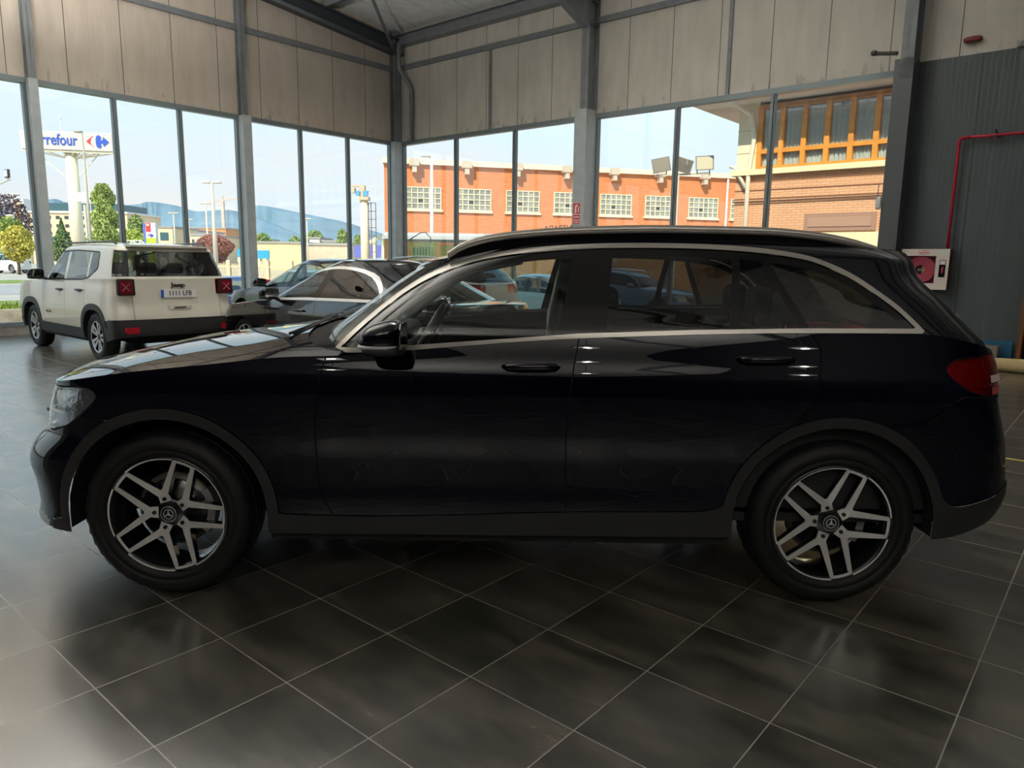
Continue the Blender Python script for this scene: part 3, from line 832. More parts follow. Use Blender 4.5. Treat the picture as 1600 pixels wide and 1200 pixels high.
    for w in W:
        x, y, z = M.up(w, 1.0); row = []
        for t in ts:
            ty_ = t; row.append((x, -y*ty_, z+S['crown']*(1-abs(t)**2.6)*min(1, y/.35)))
        rg.append(row)
    roof = Surf(rg, us, ts, sym0=False)
    roof.bm.verts.index_update()
    bag.take(roof, lambda x, y, z, u, v: 'roof', both=False)
    # hood and rear deck
    def deck(front):
        xe = S['hood_end'] if front else S['deck_start']
        rows = []; uu = []
        Wd = [w for w in W]
        for w, u in zip(W, us):
            x, y, z = M.low(w, 1.0)
            if (front and x <= xe and u < 2) or (not front and x >= xe and u > 1): rows.append((x, y, z)); uu.append(u)
        nt = 25; ts = [-1+2*i/(nt-1) for i in range(nt)]
        cr = S['hood_crown'] if front else S['deck_crown']
        G = [[(x, -y*t, z+cr(x)*(1-abs(t)**S.get('hood_pow', 2.6))) for t in ts] for x, y, z in rows]
        return Surf(G, uu, ts, sym0=False)
    hood = deck(True)
    def gW(x, y, z, u=0, v=0):
        Fz, Wz = M.FU(z), M.HU(z); yy = min(abs(y)/Wz, .999)
        return x-(Fz+M.cfu*(1-(1-yy**M.nfu)**(1/M.nfu)))
    hood.cut(gW); hood.cut(lambda x, y, z, u, v: gW(x, y, z)+S.get('cowl', .10))
    hl = S.get('hood_line', .90)
    hood.line(lambda x, y, z, u, v: abs(v)-hl, .003)
    hood.bm.verts.index_update()
    def key_h(x, y, z, u, v):
        q = gW(x, y, z)
        if q > 0: return 'dashboard'
        if q > -S.get('cowl', .10) and abs(v) < hl+.03: return 'cowl'
        if abs(abs(v)-hl) < .0031: return 'gap'
        return 'hood' if abs(v) < hl else 'body'
    bag.take(hood, key_h, {'gap': -.006, 'cowl': -.012, 'dashboard': .01}, both=False)
    if S.get('deck_start') is not None:
        dk = deck(False); dk.bm.verts.index_update()
        bag.take(dk, lambda x, y, z, u, v: 'tailgate' if abs(v) < .9 else 'body', both=False)
    # objects
    bag.make('body', 'body', paint, root); bag.make('roof', 'roof', S.get('roof_mat') or paint, root)
    bag.make('hood', 'hood', paint, root); bag.make('cowl', 'cowl', mat('cowl_black', (.004, .004, .004), .8, spec=.2), root)
    bag.make('dashboard', 'dashboard', mat('dash_black', (.012, .012, .012), .7), root)
    for s_ in 'LR':
        for k in ('fender', 'front_door', 'rear_door'): bag.make(k, k, paint, root, s_)
    bag.make('front_bumper', 'front_bumper', paint, root); bag.make('rear_bumper', 'rear_bumper', S.get('rear_bumper_mat') or paint, root)
    bag.make('tailgate', 'tailgate', paint, root); bag.make('gap', 'shut_line', gap, root)
    bag.make('cladding', 'cladding', clad, root); bag.make('lower_trim', 'lower_trim', chrome, root)
    gt = S.get('glass', (.55, .62, .60)); gd = S.get('glass_dark', (.05, .05, .055))
    g0 = glass('car_glass_%s' % root.name, gt, S.get('refl', .05)); g1 = glass('car_dark_glass_%s' % root.name, gd, S.get('refl', .05)); g2 = glass('car_quarter_glass_%s' % root.name, (.10, .10, .10), .05)
    ws = bag.make('windshield', 'windshield', g0, root); bag.make('rear_glass', 'rear_glass', g2 if S.get('dark_rear') else g1, root)
    if ws and 'ws_dark' in S: ws.data.materials[0] = glass('ws_dark_%s' % name, S['ws_dark'], .05)
    for s_ in 'LR':
        for i in range(len(pil)+1): bag.make('side_glass%d' % i, 'side_window', g0 if i == 0 else (g2 if i == 3 else g1), root, s_)
    for s_ in 'LR': bag.make('pillar', 'window_pillar', S.get('pillar_mat') or gloss, root, s_); bag.make('dlo_trim', 'window_trim', chr_m, root, s_)
    # headlights and tail lights: lens over a dark housing
    for s_ in 'LR':
        if 'headlight@'+s_ in bag.d:
            D = bag.d['headlight@'+s_]
            hb = mesh_obj('headlight', [Vector(p)-Vector(n)*.03 for p, n in zip(D[0], D[2])], D[1], mat('lamp_reflector', (.5, .5, .52), .22, metal=.9, bump=(30, .6)), root, normals=D[2])
            bag.make('headlight', 'lens', glass('lamp_lens', (.85, .88, .9), .06), hb, s_)
        if 'taillight@'+s_ in bag.d:
            D = bag.d['taillight@'+s_]
            tb = mesh_obj('tail_light', [Vector(p)-Vector(n)*.02 for p, n in zip(D[0], D[2])], D[1], mat('red_reflector', (.40, .01, .015), .25, metal=.3, bump=(40, .5)), root, normals=D[2])
            bag.make('taillight', 'lens', glass('red_lens', (.70, .05, .06), .06), tb, s_)
    if 'grille' in bag.d:
        g_ = bag.make('grille', 'grille', gloss, root)
        bb = MB(); zc = (fz0+fz1)/2; xF = M.F(zc)-.005
        for dz in (-.05, .03): bb.bar((xF, -fy_*.9, zc+dz), (xF, fy_*.9, zc+dz), .03, .018)
        bb.build('grille_bar', chrome, g_)
        e = MB(); e.lathe([(xF-.02, .085), (xF-.035, .095), (xF-.02, .105)], 'x', 32, (0, 0, zc))
        if S.get('star'):
            for k in range(3):
                a = PI/2+2*PI*k/3; e.bar((xF-.03, 0, zc), (xF-.03, .095*math.cos(a), zc+.095*math.sin(a)), .018, .012)
        e.build('grille_emblem', mat('polished_metal'), g_)
    # wheel wells and underbody
    yo = M.HW(az)*.985; yi = yo-.40
    def body_y(x, z):
        Fz, Bz, Wz = M.F(z), M.B(z), M.HW(z)
        if x < Fz+M.cf: return Wz*max(0, 1-min((Fz+M.cf-x)/M.cf, 1)**M.nf)**(1/M.nf)
        if x > Bz-M.cr: return Wz*max(0, 1-min((x-Bz+M.cr)/M.cr, 1)**M.nr)**(1/M.nr)
        return Wz
    for i in (0, 1):
        xc = ax[i]+S.get('arch_dx', (0, 0))[i]; r = ar[i]-.002; zc = az+S.get('arch_dz', 0); sq = S.get('arch_pow', 2.0); zl = M.zbot(xc)+.015; nz = 6; pl = [(xc+r, zl+(zc-zl)*k/nz) for k in range(nz+1)]
        for k in range(1, 16):
            a = PI*k/16; c, s_ = math.cos(a), math.sin(a); pl.append((xc+r*math.copysign(abs(c)**(2/sq), c), zc+r*abs(s_)**(2/sq)))
        pl += [(xc-r, zc+(zl-zc)*k/nz) for k in range(nz+1)]
        for sg in (1, -1):
            n = len(pl); ww = MB()
            ww.add([(p[0], sg*(body_y(p[0], p[1])+.004), p[1]) for p in pl]+[(p[0], sg*yi, p[1]) for p in pl], [(k, k+1, n+k+1, n+k) for k in range(n-1)]+[tuple(range(n, 2*n))])
            ww.build('wheel_well', mat('liner_black', (.006, .006, .006), .9), root)
    ub = MB(); x0 = M.F(.4)+.15; x1 = M.B(.4)-.12
    w0 = ax[0]-ar[0]-.01; w1 = ax[0]+ar[0]+.01; w2 = ax[1]-ar[1]-.01; w3 = ax[1]+ar[1]+.01; zu = S.get('under_z', .25)
    ub.box(x0+.1, w0, -yo*.60, yo*.60, zu+.05, zu+.14); ub.box(w0, w3, -yi, yi, zu, zu+.12); ub.box(w1, w2, -yo+.02, yo-.02, zu+.01, zu+.10); ub.box(w3, x1-.1, -yo*.62, yo*.62, zu+.09, zu+.17)
    ub.build('underbody', mat('liner_black'), root)
    # cabin
    ins = mat('cabin_black', (.010, .010, .011), .8); seat = mat('seat_leather', (.014, .014, .015), .5, coat=.1)
    cb = MB(); xa, xb = S['cabin']; bz = M.belt(xa)-.03; yw = M.HW(.9)-.08
    cb.box(xa, xb, -yw, yw, .36, .42)
    for sg in (1, -1): cb.box(xa, xb, min(sg*yw, sg*(yw-.05)), max(sg*yw, sg*(yw-.05)), .40, bz-.01)
    cb.box(xa-.02, xa+.02, -yw, yw, .4, bz-.02); cb.box(xb-.02, xb+.02, -yw, yw, .4, bz-.02)
    cb.build('cabin_tub', ins, root)
    sx = S['seats']
    for (x, ys) in ((sx[0], (-.37, .37)), (sx[1], (-.42, 0.0, .42))):
        for y in ys:
            w = .25 if len(ys) == 2 else .21; s_ = MB()
            s_.blob((x-.06, y, .62), (.27, w, .09), .5); zt = S['seat_z']
            s_.tube([(x+.14, y, .62), (x+.20, y, .85), (x+.27, y, zt-.22)], [.11, .12, .10], 14)
            s0 = len(s_.v)
            s_.blob((x+.21, y, .60+(zt-.80)/2), (.075, w, (zt-.78)/2+.08), .45)
            so = s_.build('seat', seat, root)
            h = MB(); h.blob((x+.30, y, zt), (.05, .13, .085), .6); h.cyl((x+.29, y-.05, zt-.18), (x+.29, y-.05, zt), .008, 8); h.cyl((x+.29, y+.05, zt-.18), (x+.29, y+.05, zt), .008, 8)
            h.build('headrest', seat, so)
    st = MB(); sy = -.37 if S.get('lhd_sign', -1) < 0 else .37; cx, cz = S['wheel_pos']
    cpt = [(cx-.19*math.sin(a)*.42*0+math.sin(a)*.19*math.sin(.5), sy+.19*math.cos(a), cz+.19*math.sin(a)*math.cos(.5)) for a in [2*PI*k/28 for k in range(28)]]
    st.tube(cpt, .016, 10, closed=True); st.blob((cx-.01, sy, cz), (.03, .07, .06), .7)
    for a in (0, PI, -PI/2): st.bar((cx-.01, sy, cz), (cx+.19*math.sin(a)*math.sin(.42), sy+.19*math.cos(a), cz+.19*math.sin(a)*math.cos(.42)), .03, .018)
    st.cyl((cx-.30, sy, cz-.14), (cx-.01, sy, cz), .03)
    swo = st.build('steering_wheel', mat('wheel_leather', (.05, .05, .052), .35), root)
    # wheels
    R = S['wheel_r']; off = M.HW(az)-S['wheel_inset']-S['tyre_w']/2
    for i, x in enumerate(ax):
        for sg in (-1, 1):
            make_wheel(R, S['tyre_w'], S['rim_r'], S['wheel_style'], sg, root, (x, sg*off, R), spin=S.get('spin', (0, 0))[i])
    # door mirrors
    mx, mz, ms = S['mirror']
    for sg in (-1, 1):
        mb = MB(); yb = M.HW(mz)+.135
        mb.blob((mx, sg*yb, mz+.01*ms), (.088*ms, .115, .072*ms), .74, 28, 18)
        zb_ = mz-.062*ms
        mb.v = [(p[0], p[1], zb_+(p[2]-zb_)*(1-.30*max(0, min(1, .5-(p[0]-mx)/(.176*ms)))**1.3) if p[2] > zb_ else p[2]) for p in mb.v]
        mo = mb.build('door_mirror', S.get('mirror_mat') or paint, root)
        c2 = MB(); c2.blob((mx+.008, sg*yb, mz-.045*ms), (.084*ms, .112, .026*ms), .6, 24, 10)
        c2.bar((mx-.01, sg*(M.HW(mz-.08)-.03), mz-.075), (mx-.01, sg*(yb-.02), mz-.05), .10, .028)
        c2.build('mirror_base', trimp, mo)
        if S.get('mirror_chrome'):
            c3 = MB(); c3.blob((mx-.005, sg*yb, mz-.030*ms), (.086*ms, .116, .011), .6, 24, 8); c3.build('mirror_strip', mat('polished_metal'), mo)
        c4 = MB(); c4.prism(rounded([(sg*(yb-.095), mz-.045*ms), (sg*(yb+.095), mz-.045*ms), (sg*(yb+.095), mz+.06*ms), (sg*(yb-.095), mz+.06*ms)], .03), 'x', mx+.082*ms, mx+.087*ms)
        c4.build('mirror_glass', mat('mirror_silver', (.30, .31, .32), .03, metal=1.0), mo)
    # handles
    for (hx, hz) in S['handles']:
        for sg in (-1, 1):
            y = M.HW(hz); h = MB()
            h.blob((hx+.005, sg*(y+.0), hz-.012), (.085, .004, .026), .8, 20, 8)
            hb = h.build('door_handle', S.get('handle_mat') or paint, root)
            h2 = MB(); h2.tube([(hx-.115, sg*(y-.002), hz), (hx-.095, sg*(y+.022), hz+.001), (hx-.04, sg*(y+.036), hz+.003), (hx+.05, sg*(y+.036), hz+.004), (hx+.10, sg*(y+.024), hz+.003), (hx+.115, sg*(y-.002), hz+.001)], [.010, .0145, .016, .016, .0155, .010], 12)
            h2.build('handle_grip', S.get('handle_mat') or paint, hb)
    return root, M, bag
def ln(z1, x1, z2, x2): return lambda z: x1+(x2-x1)*(z-z1)/(z2-z1)
BLK = ('black_plastic',)
# ---- the large dark SUV in front
MAIN_S = dict(
  paint=(('navy_paint', (.0005, .0009, .0055), 1.0), dict(coat=1.0, spec=.0, coat_rough=.004)),
  F=tab([(.28, -2.306), (.36, -2.287), (.45, -2.295), (.55, -2.318), (.6, -2.305), (.65, -2.268), (.7, -2.215), (.8, -2.192), (.9, -2.157)]),
  B=tab([(.34, 2.328), (.38, 2.362), (.42, 2.386), (.5, 2.405), (.6, 2.395), (.7, 2.377), (.8, 2.345), (.9, 2.316), (1.05, 2.304), (1.1, 2.284)]),
  FU=tab([(1.0, -.93), (1.08, -.89), (1.14, -.84), (1.2, -.763), (1.32, -.598), (1.38, -.512), (1.44, -.421), (1.48, -.33), (1.52, -.228), (1.56, -.10), (1.6, .05)]),
  BU=tab([(1.05, 2.295), (1.08, 2.276), (1.14, 2.245), (1.2, 2.184), (1.32, 2.077), (1.44, 1.975), (1.48, 1.968), (1.52, 1.957)]),
  cf=.55, nf=2.2, cr=.46, nr=2.6, cfu=.5, nfu=2.7, cru=.42, nru=2.6,
  HW=tab([(.25, .905), (.32, .925), (.45, .93), (.52, .926), (.62, .928), (.75, .94), (.88, .945), (.97, .938), (1.06, .915), (1.14, .895), (1.22, .872)]),
  zbot=tab([(-2.4, .30), (-1.9, .285), (-1, .295), (1, .305), (1.85, .31), (2.1, .36), (2.35, .42)]),
  belt=tab([(-2.35, .84), (-2.2, .885), (-1.95, .925), (-1.6, .985), (-1.2, 1.03), (-.9, 1.062), (-.70, 1.070), (-.40, 1.094), (.32, 1.152), (1.28, 1.186), (1.75, 1.19), (2.0, 1.15), (2.15, 1.11), (2.4, 1.06)]),
  HU=tab([(1.0, .90), (1.08, .892), (1.16, .880), (1.25, .842), (1.35, .79), (1.45, .735), (1.55, .675), (1.62, .63)]),
  roof=tab([(-.9, 1.33), (-.45, 1.42), (-.2, 1.485), (.05, 1.535), (.38, 1.562), (.75, 1.575), (1.1, 1.572), (1.5, 1.555), (1.9, 1.525), (2.2, 1.49)]),
  taper=lambda x: 1.0, edge=lambda d: 1-.07*max(0, 1-d/.05)**2, crown=.035,
  axles=(-1.4365, 1.4365), wheel_r=.366, arch_r=(.430, .432), arch_dx=(.012, -.01), clad_w=.046, tyre_w=.235, rim_r=.257, wheel_inset=0.0,
  wheel_style='double', spin=(0, math.radians(-1.5)), clad_off=.006,
  sill=tab([(-2.4, .2), (-1.98, .2), (-1.95, .33), (-1.88, .345), (-1.0, .392), (-.91, .384), (-.607, .38), (.327, .411), (.848, .421), (.929, .437), (1.0, .48), (1.2, .52), (1.80, .56), (1.867, .532), (1.899, .482), (1.95, .457), (2.025, .470), (2.237, .518), (2.45, .53)]),
  lines=[(tab([(.38, -.717), (.508, -.769), (.735, -.780), (.954, -.76), (1.069, -.729), (1.2, -.69)]), .38, 1.3),
         (tab([(.38, .283), (.41, .283), (.751, .274), (.969, .292), (1.159, .323), (1.3, .35)]), .38, 1.3),
         (tab([(.70, 1.14), (.806, 1.225), (.875, 1.277), (.983, 1.32), (1.112, 1.331), (1.187, 1.29), (1.3, 1.24)]), .74, 1.3)],
  head=rounded([(-2.6, .905), (-1.945, .899), (-1.80, .918), (-1.715, .915), (-1.69, .885), (-1.73, .845), (-1.79, .795), (-1.86, .752), (-1.99, .712), (-2.6, .70)], .03), head_y=.50,
  tail=rounded([(1.900, 1.090), (1.848, 1.050), (1.891, 1.001), (1.964, .958), (2.033, .939), (2.132, .925), (2.6, .925), (2.6, 1.093), (2.054, 1.098)], .02), tail_y=.33,
  front_line=tab([(-2.4, .70), (-1.99, .708), (-1.86, .75), (-1.779, .795), (-1.673, .789), (-1.4, .78)]),
  rear_line=tab([(1.6, .80), (1.713, .816), (1.781, .828), (1.807, .85), (1.88, .905), (1.93, .935), (2.03, .93), (2.20, .84), (2.35, .62), (2.5, .60)]),
  grille=(.46, .56, .82), gate_y=.60,
  dlo=spline([(-.753, 1.048), (-.719, 1.092), (-.629, 1.181), (-.528, 1.273), (-.42, 1.355), (-.305, 1.419), (-.191, 1.465), (-.048, 1.501), (.121, 1.525), (.316, 1.541), (.484, 1.549), (.709, 1.552), (.904, 1.549), (1.099, 1.538), (1.264, 1.518), (1.371, 1.492), (1.499, 1.434), (1.598, 1.365), (1.681, 1.298), (1.745, 1.232)], 4, False)+[(1.772, 1.200), (1.756, 1.1895), (1.285, 1.185), (.8, 1.172), (.323, 1.1515), (-.418, 1.0915), (-.73, 1.066)],
  trim_w=.0205, pillars=[(ln(1.519, .316, 1.154, .224), ln(1.529, .478, 1.167, .431)), (ln(1.531, .995, 1.19, .957), ln(1.531, 1.031, 1.19, .994)), (ln(1.527, 1.097, 1.199, 1.25), ln(1.521, 1.125, 1.199, 1.295))],
  ws_u=.70, rw_u=2.42, ws_v=(.02, .96), rw_v=(.08, .80),
  hood_end=-.66, hood_crown=tab([(-2.35, .02), (-2.15, .035), (-2.0, .05), (-1.7, .065), (-1.3, .072), (-1.0, .08), (-.7, .085)]), hood_line=.91,
  deck_start=2.0, deck_crown=lambda x: 0.0,
  cabin=(-.68, 1.90), seats=(.20, 1.06), seat_z=1.27, wheel_pos=(-.38, 1.085), mirror=(-.475, 1.160, 1.0), mirror_chrome=True,
  handles=[(.123, 1.036), (1.10, 1.078)], glass=(.80, .88, .85), glass_dark=(.36, .38, .38), star=True, frame_w=.034, dark_rear=True, nr_n=50, refl=.034)
def _kl(x, y, z, u, v):
    if x < -2.0 and u < .93 and z < .325: return 'lower_trim'
    if u < .55 and .36 < z < .53 and y < .80: return 'grille'
    if u > 2.25 and y < .75 and .40 < z < .425: return 'lower_trim'
MAIN_S['key_low'] = _kl
MAIN_S['extra_cuts'] = [lambda x, y, z, u, v: z-.325 if x < -1.9 else .5, lambda x, y, z, u, v: u-.55, lambda x, y, z, u, v: (z-.36 if u < .7 else .5), lambda x, y, z, u, v: (z-.53 if u < .7 else .5),
  lambda x, y, z, u, v: (z-.40 if u > 2 else .5), lambda x, y, z, u, v: (z-.425 if u > 2 else .5)]

suv, M0, bag0 = make_car('suv_car', 'large dark navy SUV with chrome window trim and five double-spoke wheels, side-on in front', 'car', (-.045, 3.9, 0), 0, MAIN_S)
sat = mat('satin_chrome')
# roof rails
for sg in (-1, 1):
    pts = []; rz = tab([(-.25, 1.494), (-.19, 1.535), (-.11, 1.563), (.03, 1.588), (.31, 1.612), (.72, 1.625), (1.14, 1.622), (1.39, 1.604), (1.56, 1.574), (1.66, 1.545)])
    for k in range(41):
        x = -.25+1.91*k/40; pts.append((x, sg*(M0.HU(1.57)-.055+.0), rz(x)))
    b = MB(); n = len(pts)
    prof = [(-.016, -.024), (.016, -.024), (.019, -.004), (.012, .010), (-.012, .010), (-.019, -.004)]
    v = [(p[0], p[1]+q[0], p[2]+q[1]) for p in pts for q in prof]; m_ = len(prof)
    b.add(v, [(i*m_+k, i*m_+(k+1) % m_, (i+1)*m_+(k+1) % m_, (i+1)*m_+k) for i in range(n-1) for k in range(m_)], True)
    b.add([v[k] for k in range(m_)], [tuple(range(m_))]); b.add([v[-m_+k] for k in range(m_)], [tuple(range(m_))])
    ro = b.build('roof_rail', sat, suv)
    b = MB()
    for k in range(0, 40):      # black foot under the whole rail
        x = -.2+1.8*k/39
    v = []
    for k in range(41):
        x = -.24+1.89*k/40; y = sg*(M0.HU(1.57)-.055); v += [(x, y-.010, M0.roof(x)-.005), (x, y-.010, rz(x)-.012), (x, y+.010, rz(x)-.012), (x, y+.010, M0.roof(x)-.005)]
    b.add(v, [(i*4+k, i*4+(k+1) % 4, (i+1)*4+(k+1) % 4, (i+1)*4+k) for i in range(40) for k in range(4)], False)
    b.build('rail_foot', mat('gloss_black'), ro)
# spoiler lip over the rear glass
b = MB(); L_ = []
for k in range(21):
    t = -1+2*k/20; y = .54*t; q_ = min(abs(y)/.71, .99); xo = 1.98-.42*(1-(1-q_**2.6)**(1/2.6))-.012
    L_.append([(xo-.25, y, 1.545-.05*abs(t)**3), (xo-.10, y, 1.542-.05*abs(t)**3), (xo, y, 1.522-.05*abs(t)**3), (xo-.004, y, 1.505-.05*abs(t)**3), (xo-.06, y, 1.478-.05*abs(t)**3), (xo-.25, y, 1.47-.05*abs(t)**3)])
v = [p for r in L_ for p in r]
b.add(v, [(i*6+k, (i+1)*6+k, (i+1)*6+(k+1) % 6, i*6+(k+1) % 6) for i in range(20) for k in range(6)], True)
b.add(L_[0], [tuple(range(6))]); b.add(L_[-1], [tuple(range(6))[::-1]])
b.build('rear_spoiler', mat('navy_paint'), suv)
# wipers and cowl, cabin pillars, dashboard top, screen
b = MB()
for y0 in (-.52, .12):
    b.tube([(-.98, y0, 1.115), (-.94, y0+.30, 1.145), (-.93, y0+.50, 1.155)], .006, 8); b.bar((-.985, y0-.05, 1.125), (-.925, y0+.62, 1.163), .008, .012)
b.build('wiper', mat('black_plastic'), suv)
b = MB(); b.blob((-.70, 0, 1.055), (.20, .78, .065), .5, 30, 12); b.build('dash_top', mat('dash_leather', (.010, .010, .010), .9, spec=.2), suv)
b = MB(); b.prism(rounded([(-.10, 1.06), (.14, 1.06), (.14, 1.20), (-.10, 1.20)], .015), 'x', -.36, -.345); b.build('dash_screen', mat('screen_black', (.006, .006, .007), .6, spec=.2), suv)
tan = mat('cabin_grey_cloth', (.30, .31, .27), .85)
for sg in (-1, 1):
    b = MB()
    # inner pillar trims: A and B
    b.tube([(-.64, sg*.80, 1.08), (-.52, sg*.755, 1.20), (-.34, sg*.69, 1.34), (-.14, sg*.62, 1.435), (0.08, sg*.585, 1.48)], .026, 8)
    b.tube([(.30, sg*.80, .95), (.31, sg*.79, 1.15), (.34, sg*.715, 1.33), (.36, sg*.62, 1.48)], [.045, .042, .036, .03], 8)
    b.build('pillar_trim', tan, suv)
for sg in (-1, 1):
    b = MB(); b.bar((.27, sg*.80, 1.02), (.36, sg*.64, 1.46), .045, .004, (1, 0, 0))
    b.build('seat_belt', mat('belt_black', (.02, .02, .02), .7), suv)
b = MB()
for k in range(20):
    xa_ = -.30+1.9*k/20; xb_ = xa_+.095; za_ = M0.roof(xa_)-.075; zb_ = M0.roof(xb_)-.075
    for q in range(8):
        ya, yb = -.54+1.08*q/8, -.54+1.08*(q+1)/8; b.quad((xa_, ya, za_), (xb_, ya, zb_), (xb_, yb, zb_), (xa_, yb, za_))
hl_ = b.build('headliner', mat('headliner_dark', (.02, .02, .02), .9), suv)
hl_.data.transform(Matrix.Identity(4))
def low_strip(S_, M_, z0, z1, a0, a1, off, name, m, parent, rear=True, n=14):
    """a band lying on the body corner between two heights and two plan angles"""
    for sg in (1, -1):
        v = []; f = []
        for i in range(n+1):
            a = a0+(a1-a0)*i/n
            for z in (z0, z1):
                x, y = seg(('r' if rear else 'f', a), M_.F(z), M_.cf, M_.nf, M_.B(z), M_.cr, M_.nr, M_.HW(z))
                dx = .9 if rear else -.9
                v.append((x+off*dx*math.cos(a), sg*(y+off*math.sin(a)), z))
        for i in range(n): f.append((2*i, 2*i+2, 2*i+3, 2*i+1))
        mesh_obj(name, v, [q if sg < 0 else q[::-1] for q in f], m, parent, smooth=True)
low_strip(MAIN_S, M0, .990, 1.020, .92, 1.20, .006, 'reverse_lamp', mat('reverse_pale', (.62, .50, .46), .3), suv)
low_strip(MAIN_S, M0, .978, .986, .85, 1.38, .006, 'lamp_divider', mat('lamp_dark_red', (.16, .004, .012), .12, coat=.6), suv)
low_strip(MAIN_S, M0, .940, .972, .90, 1.18, .005, 'lower_lamp', mat('lamp_soft_red', (.38, .08, .08), .3), suv)
low_strip(MAIN_S, M0, .80, .812, .95, 1.20, .002, 'running_light', mat('running_pale', (.75, .78, .80), .3), suv, False)
# reflector and sensor in rear bumper corner, emblem on the tailgate
b = MB()
for sg in (-1, 1): b.cyl((2.29, sg*.60, .66), (2.305, sg*.60, .66), .011, 16)
b.build('parking_sensor', mat('sensor_dark', (.012, .014, .02), .3), suv)
b = MB()
for sg in (-1, 1):
    b.prism(rounded([(sg*.30-.11, .335), (sg*.30+.11, .335), (sg*.30+.11, .40), (sg*.30-.11, .40)], .02), 'x', 2.30, 2.385)
b.build('exhaust_tip', mat('polished_metal'), suv)

# ---- white boxy SUV at the window
JEEP_S = dict(
  paint=(('cream_white_paint', (.60, .58, .50), .35), dict(coat=.8, spec=.5)),
  F=tab([(.3, -2.02), (.5, -2.08), (.8, -2.09), (1.0, -2.02), (1.05, -1.95)]), B=tab([(.3, 2.08), (.45, 2.14), (.62, 2.13), (.85, 2.09), (1.1, 2.07)]),
  FU=tab([(1.0, -.95), (1.1, -.86), (1.3, -.62), (1.5, -.38), (1.6, -.25), (1.68, -.1)]), BU=tab([(1.0, 2.08), (1.15, 2.06), (1.4, 1.98), (1.6, 1.93), (1.7, 1.90)]),
  cf=.35, nf=2.8, cr=.28, nr=3.0, cfu=.35, nfu=2.8, cru=.30, nru=3.0,
  HW=tab([(.25, .86), (.45, .89), (.65, .895), (.85, .885), (1.0, .875), (1.1, .86)]),
  zbot=tab([(-2.1, .33), (-1.6, .30), (1.6, .31), (2.1, .40)]), belt=tab([(-2.1, 1.0), (-1.6, 1.05), (-.8, 1.09), (.8, 1.125), (1.1, 1.15), (2.1, 1.17)]),
  HU=tab([(1.0, .865), (1.1, .85), (1.3, .80), (1.5, .74), (1.65, .69)]), roof=tab([(-.8, 1.45), (-.4, 1.56), (-.1, 1.615), (.5, 1.64), (1.4, 1.63), (1.95, 1.595)]),
  taper=lambda x: 1.0, edge=lambda d: 1-.07*max(0, 1-d/.05)**2, crown=.035,
  axles=(-1.285, 1.285), wheel_r=.345, arch_r=(.385, .385), arch_pow=2.5, clad_w=.085, tyre_w=.215, rim_r=.225, wheel_inset=.01, wheel_style='fork', clad_off=.008,
  sill=tab([(-2.1, .5), (-1.6, .45), (1.5, .45), (1.75, .50), (1.95, .60), (2.2, .62)]),
  lines=[(tab([(.3, -.60), (.5, -.66), (.9, -.72), (1.1, -.68)]), .3, 1.3), (tab([(.3, .28), (.6, .23), (1.1, .22)]), .3, 1.3), (tab([(.60, .90), (.8, .98), (1.1, 1.0)]), .6, 1.3)],
  head=rounded([(-2.6, .68), (-1.98, .68), (-1.98, .92), (-2.6, .92)], .05), head_y=.5,
  tail=rounded([(2.0, .955), (2.6, .955), (2.6, 1.17), (2.0, 1.17)], .03), tail_y=.60,
  front_line=tab([(-2.2, .62), (-1.6, .62)]), rear_line=tab([(1.5, .55), (1.9, .615), (2.2, .625)]), grille=(.5, .70, .88), gate_y=.64,
  dlo=rounded([(-.80, 1.093), (-.60, 1.098), (.90, 1.13), (1.10, 1.165), (1.38, 1.30), (1.33, 1.535), (.5, 1.56), (-.15, 1.545), (-.35, 1.50)], .05), dlo_trim=mat('black_plastic', (.018, .018, .0185), .5, spec=.35, bump=(300, .05)), trim_w=.02,
  pillars=[(ln(1.5, -.36, 1.07, -.56), ln(1.5, -.33, 1.07, -.53)), (ln(1.5, .17, 1.07, .17), ln(1.5, .27, 1.07, .27)), (ln(1.5, 1.0, 1.07, 1.02), ln(1.5, 1.06, 1.07, 1.08))],
  ws_u=.72, rw_u=2.12, ws_v=(.02, .93), rw_v=(.08, .88), below_glass='tailgate',
  hood_end=-.72, hood_crown=tab([(-2.1, .02), (-1.5, .04), (-.7, .05)]), deck_start=1.98, deck_crown=lambda x: 0.0, cabin=(-.70, 1.85), seats=(.05, .85), seat_z=1.30, wheel_pos=(-.45, 1.0),
  mirror=(-.60, 1.19, 1.12), handles=[(.05, .975), (.82, .99)], glass=(.80, .86, .80), glass_dark=(.22, .23, .23), res=.6,
  rear_bumper_mat=mat('black_plastic'), mirror_mat=mat('gloss_black', (.004, .004, .0045), .16, spec=.35), pillar_mat=mat('cream_white_paint', (.60, .58, .50), .35, coat=.8), handle_mat=mat('grey_handle', (.09, .09, .09), .4))
jeep, MJ, bagJ = make_car('suv_car', 'white boxy SUV with plate 1111 LFB parked by the left windows', 'car', (-6.30, 11.60, 0), math.radians(-40.4), JEEP_S)
jeep.scale = (1, .955, 1)
